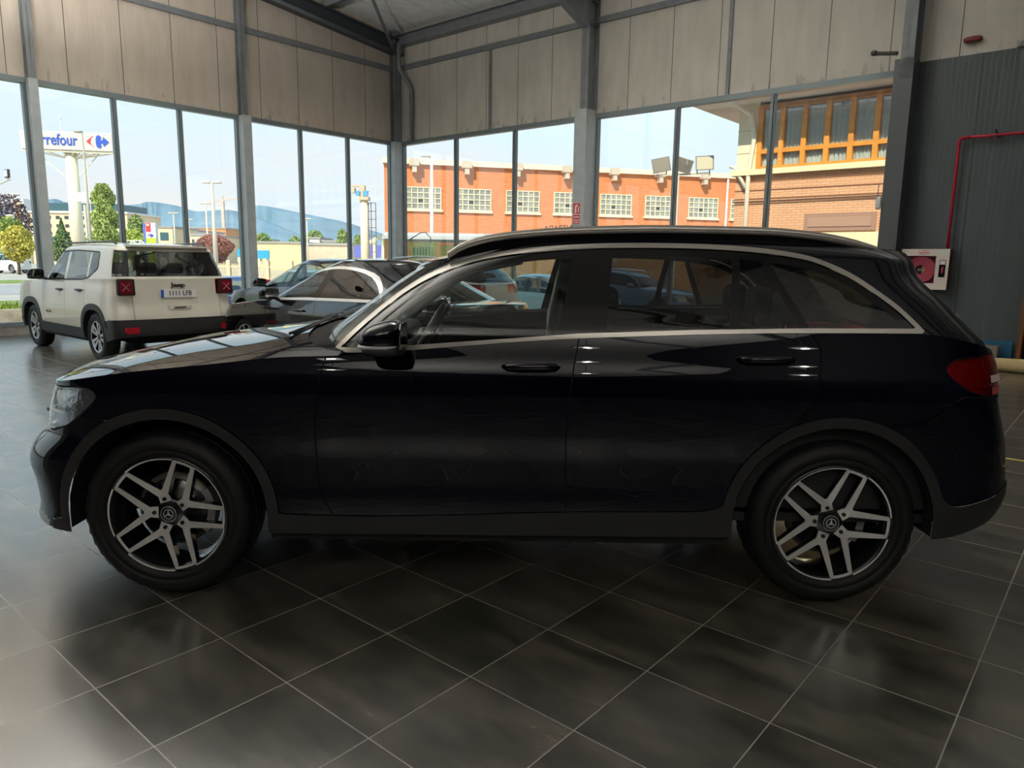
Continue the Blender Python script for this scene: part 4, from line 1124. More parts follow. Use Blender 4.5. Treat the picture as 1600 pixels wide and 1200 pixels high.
# second glass pane behind: front window is open, so the first side glass stays very clear
pl = MB(); pl.box(2.09, 2.10, -.26, .26, .915, 1.025); plo = pl.build('number_plate', mat('plate_white', (.75, .75, .74), .4), jeep)
pb = MB(); pb.box(2.1002, 2.102, -.26, -.222, .917, 1.023); pb.build('plate_band', mat('plate_blue', (.01, .08, .45), .4), plo)
text('plate_letters', '1111 LFB', .098, mat('letter_black', (.01, .01, .01), .5), plo, (2.101, .018, .970), (PI/2, 0, PI/2), .0008, sx=.93, offset=.001)
text('tailgate_lettering', 'Jeep', .085, mat('letter_grey', (.08, .08, .08), .35, metal=.6), jeep, (2.085, 0, 1.085), (PI/2, 0, PI/2), .004, sx=1.4, offset=.003)
b = MB(); b.box(2.10, 2.118, -.16, .16, .755, .80); o_ = b.build('gate_handle', mat('cream_white_paint'), jeep)
b = MB(); b.box(2.119, 2.124, -.085, .085, .768, .782); b.build('handle_recess', mat('black_plastic'), o_)
for sg in (-1, 1):
    b = MB(); b.prism(rounded([(sg*.74-.105, .95), (sg*.74+.105, .95), (sg*.74+.105, 1.175), (sg*.74-.105, 1.175)], .03), 'x', 2.04, 2.088); fr = b.build('tail_lamp_frame', mat('black_plastic'), jeep)
    b = MB(); b.prism(rounded([(sg*.74-.082, .975), (sg*.74+.082, .975), (sg*.74+.082, 1.15), (sg*.74-.082, 1.15)], .03), 'x', 2.088, 2.098); b.build('red_lens', mat('lamp_dark_red', (.16, .004, .012), .12, coat=.6), fr)
    b = MB()
    for q in ((-1, -1), (1, 1)): b.bar((2.10, sg*.74-.05*q[0], 1.0625-.05*q[1]), (2.10, sg*.74+.05*q[0], 1.0625+.05*q[1]), .02, .006)
    b.bar((2.10, sg*.74-.05, 1.1125), (2.10, sg*.74+.05, 1.0125), .02, .006)
    b.build('lamp_cross', mat('lamp_pink', (.65, .28, .32), .3), fr)
    b = MB(); b.prism(rounded([(sg*.70-.09, .44), (sg*.70+.09, .44), (sg*.70+.09, .525), (sg*.70-.09, .525)], .02), 'x', 2.09, 2.142); b.build('fog_lamp', mat('lamp_red2', (.30, .01, .02), .2), jeep)
for sg in (-1, 1):
    b = MB(); b.tube([(-.35, sg*.66, 1.60), (-.25, sg*.66, 1.655), (1.55, sg*.65, 1.675), (1.68, sg*.65, 1.64)], .014, 8); b.build('roof_rail', mat('grey_handle'), jeep)
b = MB(); b.box(1.80, 2.0, -.60, .60, 1.60, 1.625); b.build('rear_spoiler', mat('cream_white_paint'), jeep)
text('door_lettering', 'RENEGADE', .045, mat('letter_grey'), jeep, (-.46, -.898, .62), (PI/2, 0, 0), .001)

# ---- black saloon with a chrome arc over its windows
SEDAN_S = dict(
  paint=(('black_paint', (.004, .004, .005), .10), dict(coat=1.0, coat_rough=.005)),
  F=tab([(.25, -2.30), (.5, -2.37), (.7, -2.35), (.8, -2.25)]), B=tab([(.3, 2.42), (.55, 2.50), (.9, 2.46), (1.0, 2.42), (1.1, 2.40)]),
  FU=tab([(.9, -1.15), (1.0, -1.0), (1.1, -.80), (1.25, -.48), (1.35, -.25), (1.45, 0)]), BU=tab([(.95, 2.05), (1.05, 1.85), (1.15, 1.62), (1.25, 1.38), (1.35, 1.10), (1.45, .85)]),
  cf=.60, nf=2.2, cr=.55, nr=2.3, cfu=.50, nfu=2.5, cru=.50, nru=2.4,
  HW=tab([(.2, .86), (.45, .905), (.65, .92), (.8, .92), (.9, .90), (1.0, .87), (1.06, .85)]),
  zbot=tab([(-2.4, .20), (-1.6, .22), (1.6, .22), (2.5, .30)]), belt=tab([(-2.4, .70), (-2.1, .79), (-1.5, .86), (-.9, .925), (0, .965), (1.2, .985), (1.8, .99), (2.2, .985), (2.5, .97)]),
  HU=tab([(.9, .87), (1.0, .83), (1.15, .745), (1.3, .65), (1.42, .57)]), roof=tab([(-.9, 1.17), (-.4, 1.34), (0, 1.43), (.4, 1.452), (.9, 1.42), (1.3, 1.32), (1.7, 1.20), (2.1, 1.05)]),
  taper=lambda x: 1.0, edge=lambda d: 1-.08*max(0, 1-d/.05)**2, crown=.035,
  axles=(-1.47, 1.47), wheel_r=.335, arch_r=(.365, .365), clad_w=0.0, tyre_w=.245, rim_r=.25, wheel_inset=.02, wheel_style='ten', sill=None,
  lines=[(tab([(.25, -.75), (.5, -.82), (.8, -.84), (1.0, -.80)]), .2, 1.2), (tab([(.25, .28), (.6, .24), (1.1, .25)]), .2, 1.2), (tab([(.55, 1.08), (.7, 1.2), (.85, 1.24), (1.1, 1.25)]), .5, 1.2)],
  head=rounded([(-2.7, .62), (-2.1, .62), (-1.85, .74), (-2.05, .80), (-2.7, .80)], .04), head_y=.45, tail=rounded([(2.1, .78), (2.7, .78), (2.7, .92), (2.2, .92)], .03), tail_y=.35,
  front_line=tab([(-2.5, .60), (-1.85, .62), (-1.5, .55)]), rear_line=tab([(1.5, .6), (1.9, .72), (2.5, .70)]), grille=(.42, .40, .66), gate_y=.6,
  dlo=spline([(-.98, .915), (-.75, 1.04), (-.45, 1.20), (-.15, 1.31), (.15, 1.37), (.45, 1.385), (.80, 1.355), (1.08, 1.28), (1.31, 1.15), (1.42, 1.03)], 5, False)+[(1.38, .99), (1.1, .986), (0, .966), (-.7, .935)], trim_w=.034, dlo_trim=mat('bright_trim', (.80, .80, .80), .3, metal=.35),
  pillars=[(ln(1.3, .18, .95, .08), ln(1.3, .30, .95, .24)), (ln(1.3, .95, .95, 1.05), ln(1.3, .985, .95, 1.085))],
  ws_u=.70, rw_u=2.28, ws_v=(.02, .96), rw_v=(.15, .94), below_glass='tailgate', hood_end=-.85, hood_crown=tab([(-2.4, .02), (-2, .05), (-1.2, .08)]), deck_start=1.55, deck_crown=lambda x: .03,
  cabin=(-.80, 1.5), seats=(.15, .98), seat_z=1.16, wheel_pos=(-.40, .93), mirror=(-.62, 1.03, 1.05), mirror_mat=mat('gloss_black'), handles=[(-.08, .84), (.95, .865)], glass=(.62, .70, .72), glass_dark=(.10, .10, .11), res=.6, star=True)
sedan, MSd, bagS = make_car('saloon_car', 'black saloon with a thick chrome arc over its side windows, behind the navy SUV', 'car', (-2.0, 9.62, 0), math.radians(-40.6), SEDAN_S)
GREY_S = dict(SEDAN_S); GREY_S.update(paint=(('dark_grey_paint', (.035, .045, .065), .3), dict(coat=1.0)), dlo_trim=mat('gloss_black'), trim_w=.015, glass=(.72, .82, .80), glass_dark=(.45, .52, .52), star=False)
grey, MG, bagG = make_car('saloon_car', 'dark grey saloon with a red ribbon on its bonnet, behind the white SUV', 'car', (-3.66, 14.06, 0), math.radians(-42), GREY_S)
b = MB()
for a, c in (((-1.25, -.60, 1.0), (-.95, -.80, .995)), ((-1.25, -.60, 1.0), (-1.4, -.25, 1.0)), ((-1.2, -.62, 1.01), (-1.02, -.45, 1.03))):
    b.bar(a, c, .11, .012)
b.blob((-1.15, -.62, 1.03), (.10, .09, .05), .8)
tag(b.build('ribbon_bow', mat('red_ribbon', (.75, .03, .04), .45), None, loc=(-3.66, 14.06, 0), rz=math.radians(-42)), 'red ribbon bow lying on the bonnet of the dark grey saloon', 'ribbon')

# ---- grey estate with pale roof rails, nose towards the right
EST_S = dict(MAIN_S); EST_S.update(paint=(("silver_grey_paint", (.22, .20, .21), .35), dict(coat=1.0)), key_low=None, extra_cuts=[], wheel_style="ten", res=.5, star=False, glass=(.5, .58, .6), glass_dark=(.10, .11, .12))
estate, ME, bagE = make_car('estate_car', 'grey estate with pale roof rails, its roof showing beyond the black saloon', 'car', (-2.07, 15.8, 0), math.radians(-40.4), EST_S)
estate.scale = (1, 1, .945)
for sg in (-1, 1):
    b = MB(); b.tube([(-.22, sg*.59, 1.51), (-.08, sg*.59, 1.60), (.7, sg*.59, 1.65), (1.5, sg*.59, 1.60), (1.62, sg*.59, 1.55)], .02, 8); b.build('roof_rail', mat('pale_rail', (.6, .6, .6), .35, metal=.5), estate)
# ---------------------------------------------------------------- outside
GZ = -.35
def gp(px, dist, z=GZ):
    p = at(px, 400, dist); return Vector((p.x, p.y, z))
def zof(px, py, dist): return at(px, py, dist).z
grass = mat('grass', (.20, .27, .035), .9, noise=(1.5, .35)); asph = mat('forecourt', (.46, .42, .36), .9, noise=(.6, .12)); road = mat('road_asphalt', (.38, .37, .36), .9, noise=(.4, .1))
b = MB(); b.box(-400, 700, 0, 1500, GZ-.5, GZ); b.box(-1400, -400, 0, 1500, GZ-.5, GZ)
g = b.build('ground_forecourt', asph, None); g['kind'] = 'structure'; g.name = 'ground'
# cut away nothing: the forecourt lies below the hall floor
b = MB()
def strip(b_, pts, z0, z1):
    b_.prism([(p[0], p[1]) for p in pts], 'z', z0, z1)
strip(b, [rw(-24, -30), rw(-24, 9.5), rw(-34, 16), rw(-34, -30)], GZ-.01, GZ+.04); go = b.build('lawn', grass, None); tag(go, 'strip of yellow green grass outside the left windows', 'grass', kind='stuff')
b = MB(); strip(b, [rw(-40, -60), rw(-40, 30), rw(-52, 30), rw(-52, -60)], GZ, GZ+.02); tag(b.build('road', road, None), kind='structure')
b = MB(); strip(b, [rw(-56, -60), rw(-56, 40), rw(-62, 40), rw(-62, -60)], GZ, GZ+.05); tag(b.build('lawn', grass, None), 'far strip of grass across the road, seen through the leftmost pane', 'grass', kind='stuff')
# tall grass tufts at the front of the lawn
b = MB()
for k in range(1600):
    p = rw(random.uniform(-30, -24.1), random.uniform(0, 9.3), GZ); h = random.uniform(.10, .30); a = random.uniform(0, PI); d = Vector((math.cos(a)*.05, math.sin(a)*.05, 0)); l = Vector((random.uniform(-.08, .08), random.uniform(-.08, .08), h))
    b.add([p-d, p+d, p+l], [(0, 1, 2)])
tag(b.build('grass_tufts', grass, None), 'loose tufts of tall grass on the strip outside', 'grass', kind='stuff')
b = MB(); b.box(-23.9, -23.5, -25, 9.6, GZ, GZ+.33); o = b.build('stone_kerb_wall', mat('kerb_stone', (.42, .36, .28), .9, noise=(5, .3)), None, rz=RA); tag(o, 'low stone kerb wall in front of the grass strip', 'wall')

# hills
def hill(name, dist, prof, col, lab, depth=700):
    b = MB(); n = len(prof); rows = []
    fine = spline(prof, 8, False)
    rnd = random.Random(3)
    for j, t in enumerate((0, .25, .5, .75, 1.0, 1.35)):
        row = []
        for px, py in fine:
            d = dist-depth*(1-t)*1.0 if t <= 1 else dist+depth*.4
            h = zof(px, py, dist); zz = h*(t**.8 if t <= 1 else .7)*(1+rnd.uniform(-.05, .05)*(0 if t in (0, 1) else 1))
            p = at(px, 400, d); row.append((at(px, 400, dist).x*d/dist, d, zz-3 if t == 0 else zz))
        rows.append(row)
    m = len(fine); v = [p for r in rows for p in r]
    b.add(v, [(i*m+k, i*m+k+1, (i+1)*m+k+1, (i+1)*m+k) for i in range(len(rows)-1) for k in range(m-1)], True)
    o = b.build(name, mat(name+'_forest_haze', col, 1.0, noise=(.004, .12), spec=0.0), None); return tag(o, lab, 'hill')  # blue distance haze is put into the forest colour
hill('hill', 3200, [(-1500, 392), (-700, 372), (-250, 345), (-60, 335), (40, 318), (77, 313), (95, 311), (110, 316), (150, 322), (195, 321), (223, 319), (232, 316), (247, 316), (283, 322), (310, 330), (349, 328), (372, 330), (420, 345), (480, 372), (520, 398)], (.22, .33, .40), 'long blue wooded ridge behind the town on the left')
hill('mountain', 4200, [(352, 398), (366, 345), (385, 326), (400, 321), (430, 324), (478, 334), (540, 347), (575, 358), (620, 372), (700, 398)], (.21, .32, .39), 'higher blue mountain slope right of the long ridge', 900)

# trees
def tree(name, base, h, r, col, lab, shape='round', n=1100, leaf=.35, group=None, trunk=.25):
    t = empty(name, base, 0, lab, 'tree', group)
    rnd = random.Random(hash(lab) % 1000 if False else int(base[0]*7+base[1]*13))
    b = MB(); b.tube([(0, 0, 0), (0, 0, h*trunk), (0, 0, h*.75)], [h*.02+.06, h*.016+.04, .03], 8); b.build('trunk', mat('bark', (.12, .09, .06), .9), t)
    b = MB()
    for k in range(n):
        while True:
            q = Vector((rnd.uniform(-1, 1), rnd.uniform(-1, 1), rnd.uniform(-1, 1)))
            if .3 < q.length < 1: break
        if shape == 'cone': f = (1-q.z)/2; p = Vector((q.x*r*f*1.3, q.y*r*f*1.3, h*(trunk*.5+(1-trunk*.5)*(q.z+1)/2)))
        elif shape == 'column':
            zz = rnd.random()**.9; th = rnd.uniform(0, 2*PI); rr = math.sqrt(rnd.uniform(.1, 1))*(.95-.5*zz**1.8)*(.85+.25*math.sin(zz*23+th*2))*(1 if zz > .12 else zz/.12*.5+.5); p = Vector((math.cos(th)*rr*r, math.sin(th)*rr*r, h*(trunk*.4+(1-trunk*.4)*zz)))
        elif shape == 'old': f = math.sqrt(max(.04, 1-((q.z+1)/2-.38)**2/.40)); p = Vector((q.x*r*f, q.y*r*f, h*(trunk*.4+(1-trunk*.4)*(q.z+1)/2)))
        else:
            q = q.normalized()*(.15+.85*q.length); k2 = 1+.18*math.sin(q.x*5+base[0])*math.cos(q.z*4+base[1]); p = Vector((q.x*r*k2, q.y*r*k2, h*(trunk+(1-trunk)*(q.z+1)/2)))
        a = Vector((rnd.gauss(0, 1), rnd.gauss(0, 1), rnd.gauss(0, 1))).normalized()*leaf*rnd.uniform(.5, 1.2); c = a.cross(Vector((rnd.gauss(0, 1), rnd.gauss(0, 1), rnd.gauss(0, 1)))).normalized()*a.length*.7
        b.add([p-a, p-c, p+a, p+c], [(0, 1, 2, 3)])
    b.build('crown', mat(name+'_leaves', col, .8, noise=(.8, .3), spec=.2), t); return t
def ptree(name, px, top, bot, halfw, dist, col, lab, shape='round', **k):
    base = gp(px, dist); h = zof(px, top, dist)-GZ; return tree(name, base, h, halfw*dist/FPX, col, lab, shape, leaf=dist*.0019, **k)
ptree('purple_tree', 18, 303, 400, 32, 95, (.16, .11, .13), 'dark purple leaved tree behind the yellow green trees at the far left', n=3300)
ptree('broad_tree', 20, 338, 400, 24, 80, (.30, .38, .10), 'green tree right under the purple tree at the far left', n=2700)
ptree('yellow_tree', 28, 352, 402, 22, 70, (.58, .52, .12), 'yellow green tree beside the hotel at the far left', n=3600)
ptree('poplar', 168, 288, 400, 27, 88, (.42, .50, .17), 'tall light green poplar right of the sign pylon', 'column', n=12600)  # leaf colour lightened to carry the haze in front of it
ptree('spruce', 100, 340, 402, 18, 84, (.20, .28, .12), 'dark green spruce in front of the hotel', 'cone', n=3300)
ptree('round_tree', 216, 334, 372, 12, 120, (.30, .38, .14), 'small round tree left of the blue petrol sign', n=2400)
ptree('hedge_tree', 208, 358, 400, 26, 100, (.46, .54, .12), 'low yellow green bushy tree behind the white truss canopy', n=3300)
ptree('red_tree', 335, 366, 404, 27, 90, (.34, .14, .13), 'dark red leaved tree in front of the office blocks', n=4500)
ptree('far_tree', 372, 358, 395, 15, 215, (.28, .38, .14), 'green tree just left of the cased column', n=1800)
ptree('far_tree', 412, 364, 395, 16, 160, (.26, .36, .15), 'green tree just right of the cased column', n=2100)
ptree('far_tree', 492, 360, 385, 18, 160, (.27, .37, .15), 'wide green tree above the beige warehouse roofs', n=2100)
ptree('far_tree', 462, 369, 388, 11, 172, (.27, .37, .15), 'small green tree above the cream warehouse', n=1500)
ptree('far_tree', 536, 358, 392, 10, 140, (.25, .35, .15), 'tall dense green tree left of the mast', n=2400)
ptree('far_tree', 560, 367, 392, 9, 152, (.25, .35, .15), 'green tree right behind the mast', n=1500)

# buildings
cream = mat('cream_render', (.80, .64, .42), .85, noise=(.3, .06)); tealg = mat('teal_glass', (.06, .13, .15), .15); wht = mat('white_render', (.80, .78, .74), .8); win_d = mat('window_dark', (.06, .07, .08), .2)
def block(name, px0, px1, top, dist, depth, m, lab, rows=0, cols=0, wm=None, bot=None, ang=0.0, wz=(.3, .8)):
    p0 = gp(px0, dist); p1 = gp(px1, dist); Lx = p1.x-p0.x; h = zof(px0, top, dist)-GZ
    t = empty(name, p0, ang, lab, 'building')
    b = MB(); b.box(0, Lx, 0, depth, 0, h); b.build('wall', m, t)
    b = MB(); b.box(-.2, Lx+.2, -.2, depth+.2, h, h+.35); b.build('roof', mat('roof_grey', (.35, .34, .33), .8), t)
    for r in range(rows):
        for c in range(cols):
            q = MB(); x = Lx*(c+.5)/cols; w = Lx/cols*.5; z = h*(.12+.88*(r+.5)/rows); hh = h/rows*.42
            q.box(x-w/2, x+w/2, -.06, .04, z-hh/2, z+hh/2); q.build('window', wm or win_d, t)
    return t
# hotel: long front with a darker top storey
D = 170
t = empty('hotel_building', gp(33, D), math.radians(0), 'cream hotel with a dark teal top storey and rows of square windows', 'building')
X = lambda px: at(px, 400, D).x-gp(33, D).x; Z = lambda py: zof(110, py, D)-GZ
b = MB(); b.box(0, X(203), 0, 16, 0, Z(333)); b.build('wall', cream, t)
b = MB(); b.box(0, X(50), -1.2, 10, 0, Z(312)); b.build('stair_tower', wht, t)
b = MB(); b.box(X(37), X(45), -1.4, -1.2, Z(375), Z(320)); b.build('tower_panel', mat('ochre_panel', (.75, .45, .14), .7), t)
b = MB(); b.box(X(70), X(185), 1, 15, Z(333), Z(317)); b.build('top_storey', tealg, t)
b = MB(); b.box(-.2, X(203)+.3, -.4, 16, Z(333), Z(332)+.3); b.build('roof', wht, t)
for zr in (337, 350, 362):
    for k in range(9):
        px = 82+13.6*k
        if px < 200: q = MB(); q.box(X(px-3), X(px+3), -.08, .06, Z(zr+5.5), Z(zr+.5)); q.build('window', win_d, t)
b = MB(); b.box(X(60), X(200), -.5, 0, Z(384), Z(370)); b.build('ground_storey', tealg, t)
b = MB(); b.box(X(32), X(46), -1.5, -1.3, Z(312), Z(304)); so = b.build('roof_sign', wht, t)
text('sign_letters', 'H', 1.25, mat('letter_black'), so, (X(36), -1.55, Z(308.5)), (PI/2, 0, 0), .02); text('sign_stars', '***', 1.0, mat('letter_black'), so, (X(42), -1.55, Z(308.5)), (PI/2, 0, 0), .02)
# pylon with the shop sign
D = 120; P = gp(124, D)
t = empty('sign_pylon', P, math.radians(0), 'tall cream pylon carrying a long white shop sign with blue letters', 'sign')
Z = lambda py, px=120: zof(px, py, D)-GZ
sc = D/FPX
pol = mat('pylon_cream', (.85, .78, .60), .6)
b = MB(); b.tube([(0, 0, 0), (0, 0, Z(238))], [1.05, .85], 20); b.build('pole', pol, t)
# the sign box turns a little away from the viewer on its right
sd = Vector((math.cos(math.radians(10)), math.sin(math.radians(10)), 0)); nn = Vector((sd.y, -sd.x, 0))
h0, h1 = Z(236, 120), Z(208.5, 120)
L0, L1 = -6.5, 6.75
b = MB()
def SP(s, d, z): return tuple(sd*s+nn*d+Vector((0, 0, z)))
c0 = [SP(L0, 1.6, h0), SP(L1, 1.6, h0), SP(L1, -1.6, h0), SP(L0, -1.6, h0), SP(L0, 1.6, h1), SP(L1, 1.6, h1), SP(L1, -1.6, h1), SP(L0, -1.6, h1)]
b.add(c0, [(0, 3, 2, 1), (4, 5, 6, 7), (0, 1, 5, 4), (1, 2, 6, 5), (2, 3, 7, 6), (3, 0, 4, 7)]); sb = b.build('sign_box', mat('sign_white', (.86, .82, .74), .6), t)
b = MB()
for k in range(1, 9): z = h0+(h1-h0)*k/9; b.bar(SP(L0, 1.62, z), SP(L1, 1.62, z), .03, .05)
b.build('sign_slat', mat('slat_tan', (.60, .52, .42), .7), t)  # slat bars in a darker tan than the box
b = MB()
for s in (-6, -4, -1, 1, 4, 6): b.bar(SP(s, 1.4, h0), (0, 0, h0-1.3), .22, .16); b.bar(SP(s, -1.4, h0), (0, 0, h0-1.3), .22, .16)
b.bar(SP(L0, 1.2, h0-.25), SP(L1, 1.2, h0-.25), .25, .3)
b.bar(SP(-5, 0, h0-.3), (0, 0, h0-5), .16, .16); b.bar(SP(4.2, 0, h0-.3), (0, 0, h0-5), .16, .16)
b.build('sign_bracket', pol, t)
b = MB(); b.bar((1.9, 0, 0), (1.9, 0, h0), .07, .07); b.bar((2.5, 0, 0), (2.5, 0, h0), .07, .07)
for k in range(30): b.bar((1.9, 0, h0*k/30), (2.5, 0, h0*k/30), .05, .05)
b.build('ladder', pol, t)
b = MB(); b.tube([(-1.2, 0, h1), (-1.2, 0, h1+2.2)], .06, 6); b.blob((-1.2, 0, h1+2.3), (.25, .25, .25), 1); b.build('aerial', wht, t)
blue = mat('sign_blue', (.03, .10, .55), .5); redm = mat('sign_red', (.80, .05, .06), .5)
zc = (h0+h1)/2
text('sign_letters', 'Carrefour', 2.35, blue, sb, SP(-1.9, 1.68, zc+.02), (PI/2, 0, math.radians(10)), .02, sx=.75, offset=.035)
def logo(parent, M_, s, blue, redm):
    """red left arrow and blue right arrow with a C between, M_(x, z) places a point"""
    b = MB()
    pts = spline([(-1.55, 0), (-.62, .78), (-.55, .80)], 3, False)+spline([(-.55, .80), (-.95, .35), (-.95, -.35), (-.55, -.80)], 5, False)+[(-.62, -.78)]
    for y0 in (0,):
        v = [M_(p[0]*s, p[1]*s, .05) for p in pts]+[M_(p[0]*s, p[1]*s, 0) for p in pts]; n = len(pts)
        b.add(v, [tuple(range(n)), tuple(range(n, 2*n))[::-1]]+[(i, n+i, n+(i+1) % n, (i+1) % n) for i in range(n)])
    b.build('red_mark', redm, parent)
    b = MB()
    pts = [(-.30, .30), (-.22, .68), (.02, .88), (.30, .82), (.46, .60), (.36, .48), (.30, .30), (.42, .20), (.62, .28), (.70, .62), (.78, .60), (1.45, 0), (.78, -.60), (.70, -.62), (.62, -.28), (.42, -.20), (.30, -.30), (.36, -.48), (.46, -.60), (.30, -.82), (.02, -.88), (-.22, -.68), (-.30, -.30)]
    # split in two halves so every face stays simple
    n = len(pts)
    v = [M_(p[0]*s, p[1]*s, .05) for p in pts]+[M_(p[0]*s, p[1]*s, 0) for p in pts]
    b.add(v, [tuple(range(n)), tuple(range(n, 2*n))[::-1]]+[(i, n+i, n+(i+1) % n, (i+1) % n) for i in range(n)])
    b.build('blue_mark', blue, parent)
logo(sb, lambda x, z, d: SP(4.75+x, 1.65+d, zc+z), 1.12, blue, redm)
# street lamps: (px, top y, base y px, dist, arm px, lab)
lampm = mat('lamp_post_grey', (.62, .58, .50), .6)
def street_lamp(px, top, dist, arms, lab, r=.09, base_px=None, group=None, head=(.5, .12), m=None):
    p = gp(px, dist); h = zof(px, top, dist)-GZ; s = dist/FPX
    t = empty('street_lamp', p, 0, lab, 'street lamp', group); m = m or lampm
    b = MB(); b.tube([(0, 0, 0), (0, 0, h)], [r*1.3, r*.7], 10); b.build('lamp_post', m, t)
    for a in arms:
        b = MB(); b.tube([(0, 0, h-.05), (a*s*.5, 0, h), (a*s, 0, h+.02)], r*.5, 8); b.blob((a*s, 0, h), (head[0], .22, head[1]), .7, 12, 8); b.build('lamp_head', m, t)
    return t
street_lamp(144, 206, 60, [-6], 'tall street lamp in front of the long shop sign', .09, m=mat('pole_grey', (.45, .42, .36), .6), head=(.36, .1))
street_lamp(27, 337, 85, [-5], 'street lamp in front of the purple tree', .14)
street_lamp(34, 353, 88, [-4], 'shorter street lamp beside the hotel tower', .15)
street_lamp(337, 285, 84, [-8, 8], 'tallest two headed lamp standing right of the red tree', .22, head=(.55, .14))
street_lamp(326, 318, 110, [-5, 5], 'two headed lamp just left of the tallest one', .16)
street_lamp(275, 333, 120, [-4, 4], 'two headed lamp over the cream office block', .13)
street_lamp(298, 343, 134, [-3, 3], 'faint two headed lamp by the window mullion', .12)
street_lamp(481, 342, 103, [-3, 3], 'thin lamp post above the beige warehouses', .11)
street_lamp(675, 244, 34, [-9], 'white street lamp before the orange brick building', .085, m=mat('white_post', (.85, .80, .72), .5), head=(.26, .05))
# small billboard pole by the poplar
t = empty('billboard', gp(138, 110), 0, 'white billboard on a pole behind the lamp post', 'billboard'); Z = lambda py: zof(138, py, 110)-GZ
b = MB(); b.box(-.15, .15, 0, .3, 0, Z(320)); b.build('pole', lampm, t); b = MB(); b.box(-1.1, 1.1, -.1, .4, Z(315), Z(301)); b.build('board', wht, t)
# petrol price sign
D = 80; t = empty('petrol_sign', gp(238, D), 0, 'blue and white petrol station sign with a red pump', 'sign'); Z = lambda py: zof(238, py, D)-GZ; s = D/FPX
b = MB(); b.box(-10*s, -7.5*s, -.2, .5, 0, Z(348)); b.build('side_panel', mat('sign_blue2', (.12, .20, .65), .5), t)
b = MB(); b.box(-7.5*s, 8.5*s, -.1, .4, 0, Z(348)); pn = b.build('board', mat('sign_pale', (.68, .68, .72), .5), t)
b = MB(); b.box(-6*s, 1*s, -.16, -.1, Z(362), Z(348.5)); b.build('pump_symbol', redm, pn)
b = MB(); b.box(-4.5*s, -.5*s, -.2, -.16, Z(353), Z(350)); b.build('pump_window', wht, pn)
b = MB(); b.box(-7.3*s, 8.3*s, -.14, -.1, 0, Z(372)); b.build('price_panel', mat('sign_lime', (.50, .60, .05), .5), pn)
logo(pn, lambda x, z, d: (x+.7*s, -.12-d, Z(368)+z), 3.0*s, blue, redm)
# white truss canopy
D = 95; t = empty('truss_canopy', gp(150, D), 0, 'white zigzag truss of a canopy behind the roof of the white SUV', 'canopy'); s = D/FPX; Z = lambda py: zof(180, py, D)-GZ
b = MB()
for k in range(6): x0 = k*13*s; b.bar((x0, 0, Z(383)), (x0+6.5*s, 0, Z(375.5)), .16, .16); b.bar((x0+6.5*s, 0, Z(375.5)), (x0+13*s, 0, Z(383)), .16, .16)
b.bar((0, 0, Z(383)), (78*s, 0, Z(383)), .2, .2); b.bar((6*s, 0, Z(375.5)), (72*s, 0, Z(375.5)), .12, .12); b.build('truss', wht, t)
b = MB()
for k in (1, 5): b.box(k*13*s-.15, k*13*s+.15, 0, .3, 0, Z(383))
b.build('post', wht, t)
block('office_building', 246, 272, 356, 150, 12, cream, 'cream office with a large teal window, right of the petrol sign', 2, 1, tealg)
block('office_building', 272, 298, 360, 165, 20, wht, 'pale office block behind the thin mullion', 3, 3, win_d)
block('office_building', 292, 322, 368, 140, 18, cream, 'cream shop front left of the red tree', 2, 4, win_d)
t = block('glass_building', 322, 392, 372, 162, 20, mat('pale_stone', (.60, .52, .42), .8), 'long low building with dark bands of glass behind the red tree', 0, 0)
for k, (a_, c_) in enumerate(((376, 380), (383, 390), (393, 400))):
    q = MB(); q.box(.5, 9.3, -.1, 0, zof(340, c_, 162)-GZ, zof(340, a_, 162)-GZ); q.build('window', tealg, t)
t = block('brick_building', 300, 355, 357, 190, 14, mat('rust_brick', (.62, .30, .14), .8), 'rust coloured brick building with pale frames above the glass building', 1, 6, wht)
# crane
t = empty('tower_crane', gp(352, 300), 0, 'faint tower crane jib beside the cased column', 'crane'); s = 300/FPX; Z = lambda py: zof(352, py, 300)-GZ
b = MB(); b.box(-.6, .6, -.6, .6, 0, Z(314)); b.build('mast', mat('crane_pale', (.60, .48, .42), .7), t)
b = MB(); b.bar((-24*s, 0, Z(316)), (30*s, 0, Z(309)), .6, .6); b.bar((0, 0, Z(309)), (20*s, 0, Z(298)), .15, .15); b.bar((0, 0, Z(314)), (0, 0, Z(306)), .5, .5); b.build('jib', mat('crane_pale'), t)
# warehouses, billboards, containers
block('warehouse', 396, 478, 380, 120, 18, mat('yellow_cream', (.82, .66, .36), .8), 'yellow cream warehouse behind the parked cars')
block('warehouse', 478, 549, 383, 110, 18, mat('pink_beige', (.66, .48, .36), .8, noise=(.8, .15)), 'pinkish beige warehouse with a thin roof edge')
b = MB(); pz = GZ
t = block('warehouse', 484, 500, 373, 145, 10, wht, 'small white rooftop building over the beige warehouse')
block('warehouse', 505, 530, 378, 145, 10, wht, 'white hipped roof building behind the beige warehouse')
def board(px0, px1, top, bot, dist, m, lab, nm='billboard', cat='billboard'):
    p0 = gp(px0, dist); w = gp(px1, dist).x-p0.x; t = empty(nm, p0, 0, lab, cat); z1 = zof(px0, top, dist)-GZ; z0 = zof(px0, bot, dist)-GZ
    b = MB(); b.box(0, w, 0, .3, z0, z1); b.build('board', m, t)
    b = MB(); b.box(w*.2-.1, w*.2+.1, .3, .5, 0, z1); b.box(w*.8-.1, w*.8+.1, .3, .5, 0, z1); b.build('post', lampm, t); return t
cy = mat('cyan_board', (.03, .36, .65), .5)
board(371, 377, 389, 401, 80, cy, 'small cyan billboard left of the cased column')
board(402, 420, 391, 404, 80, cy, 'cyan billboard right of the cased column, before the cream warehouse')
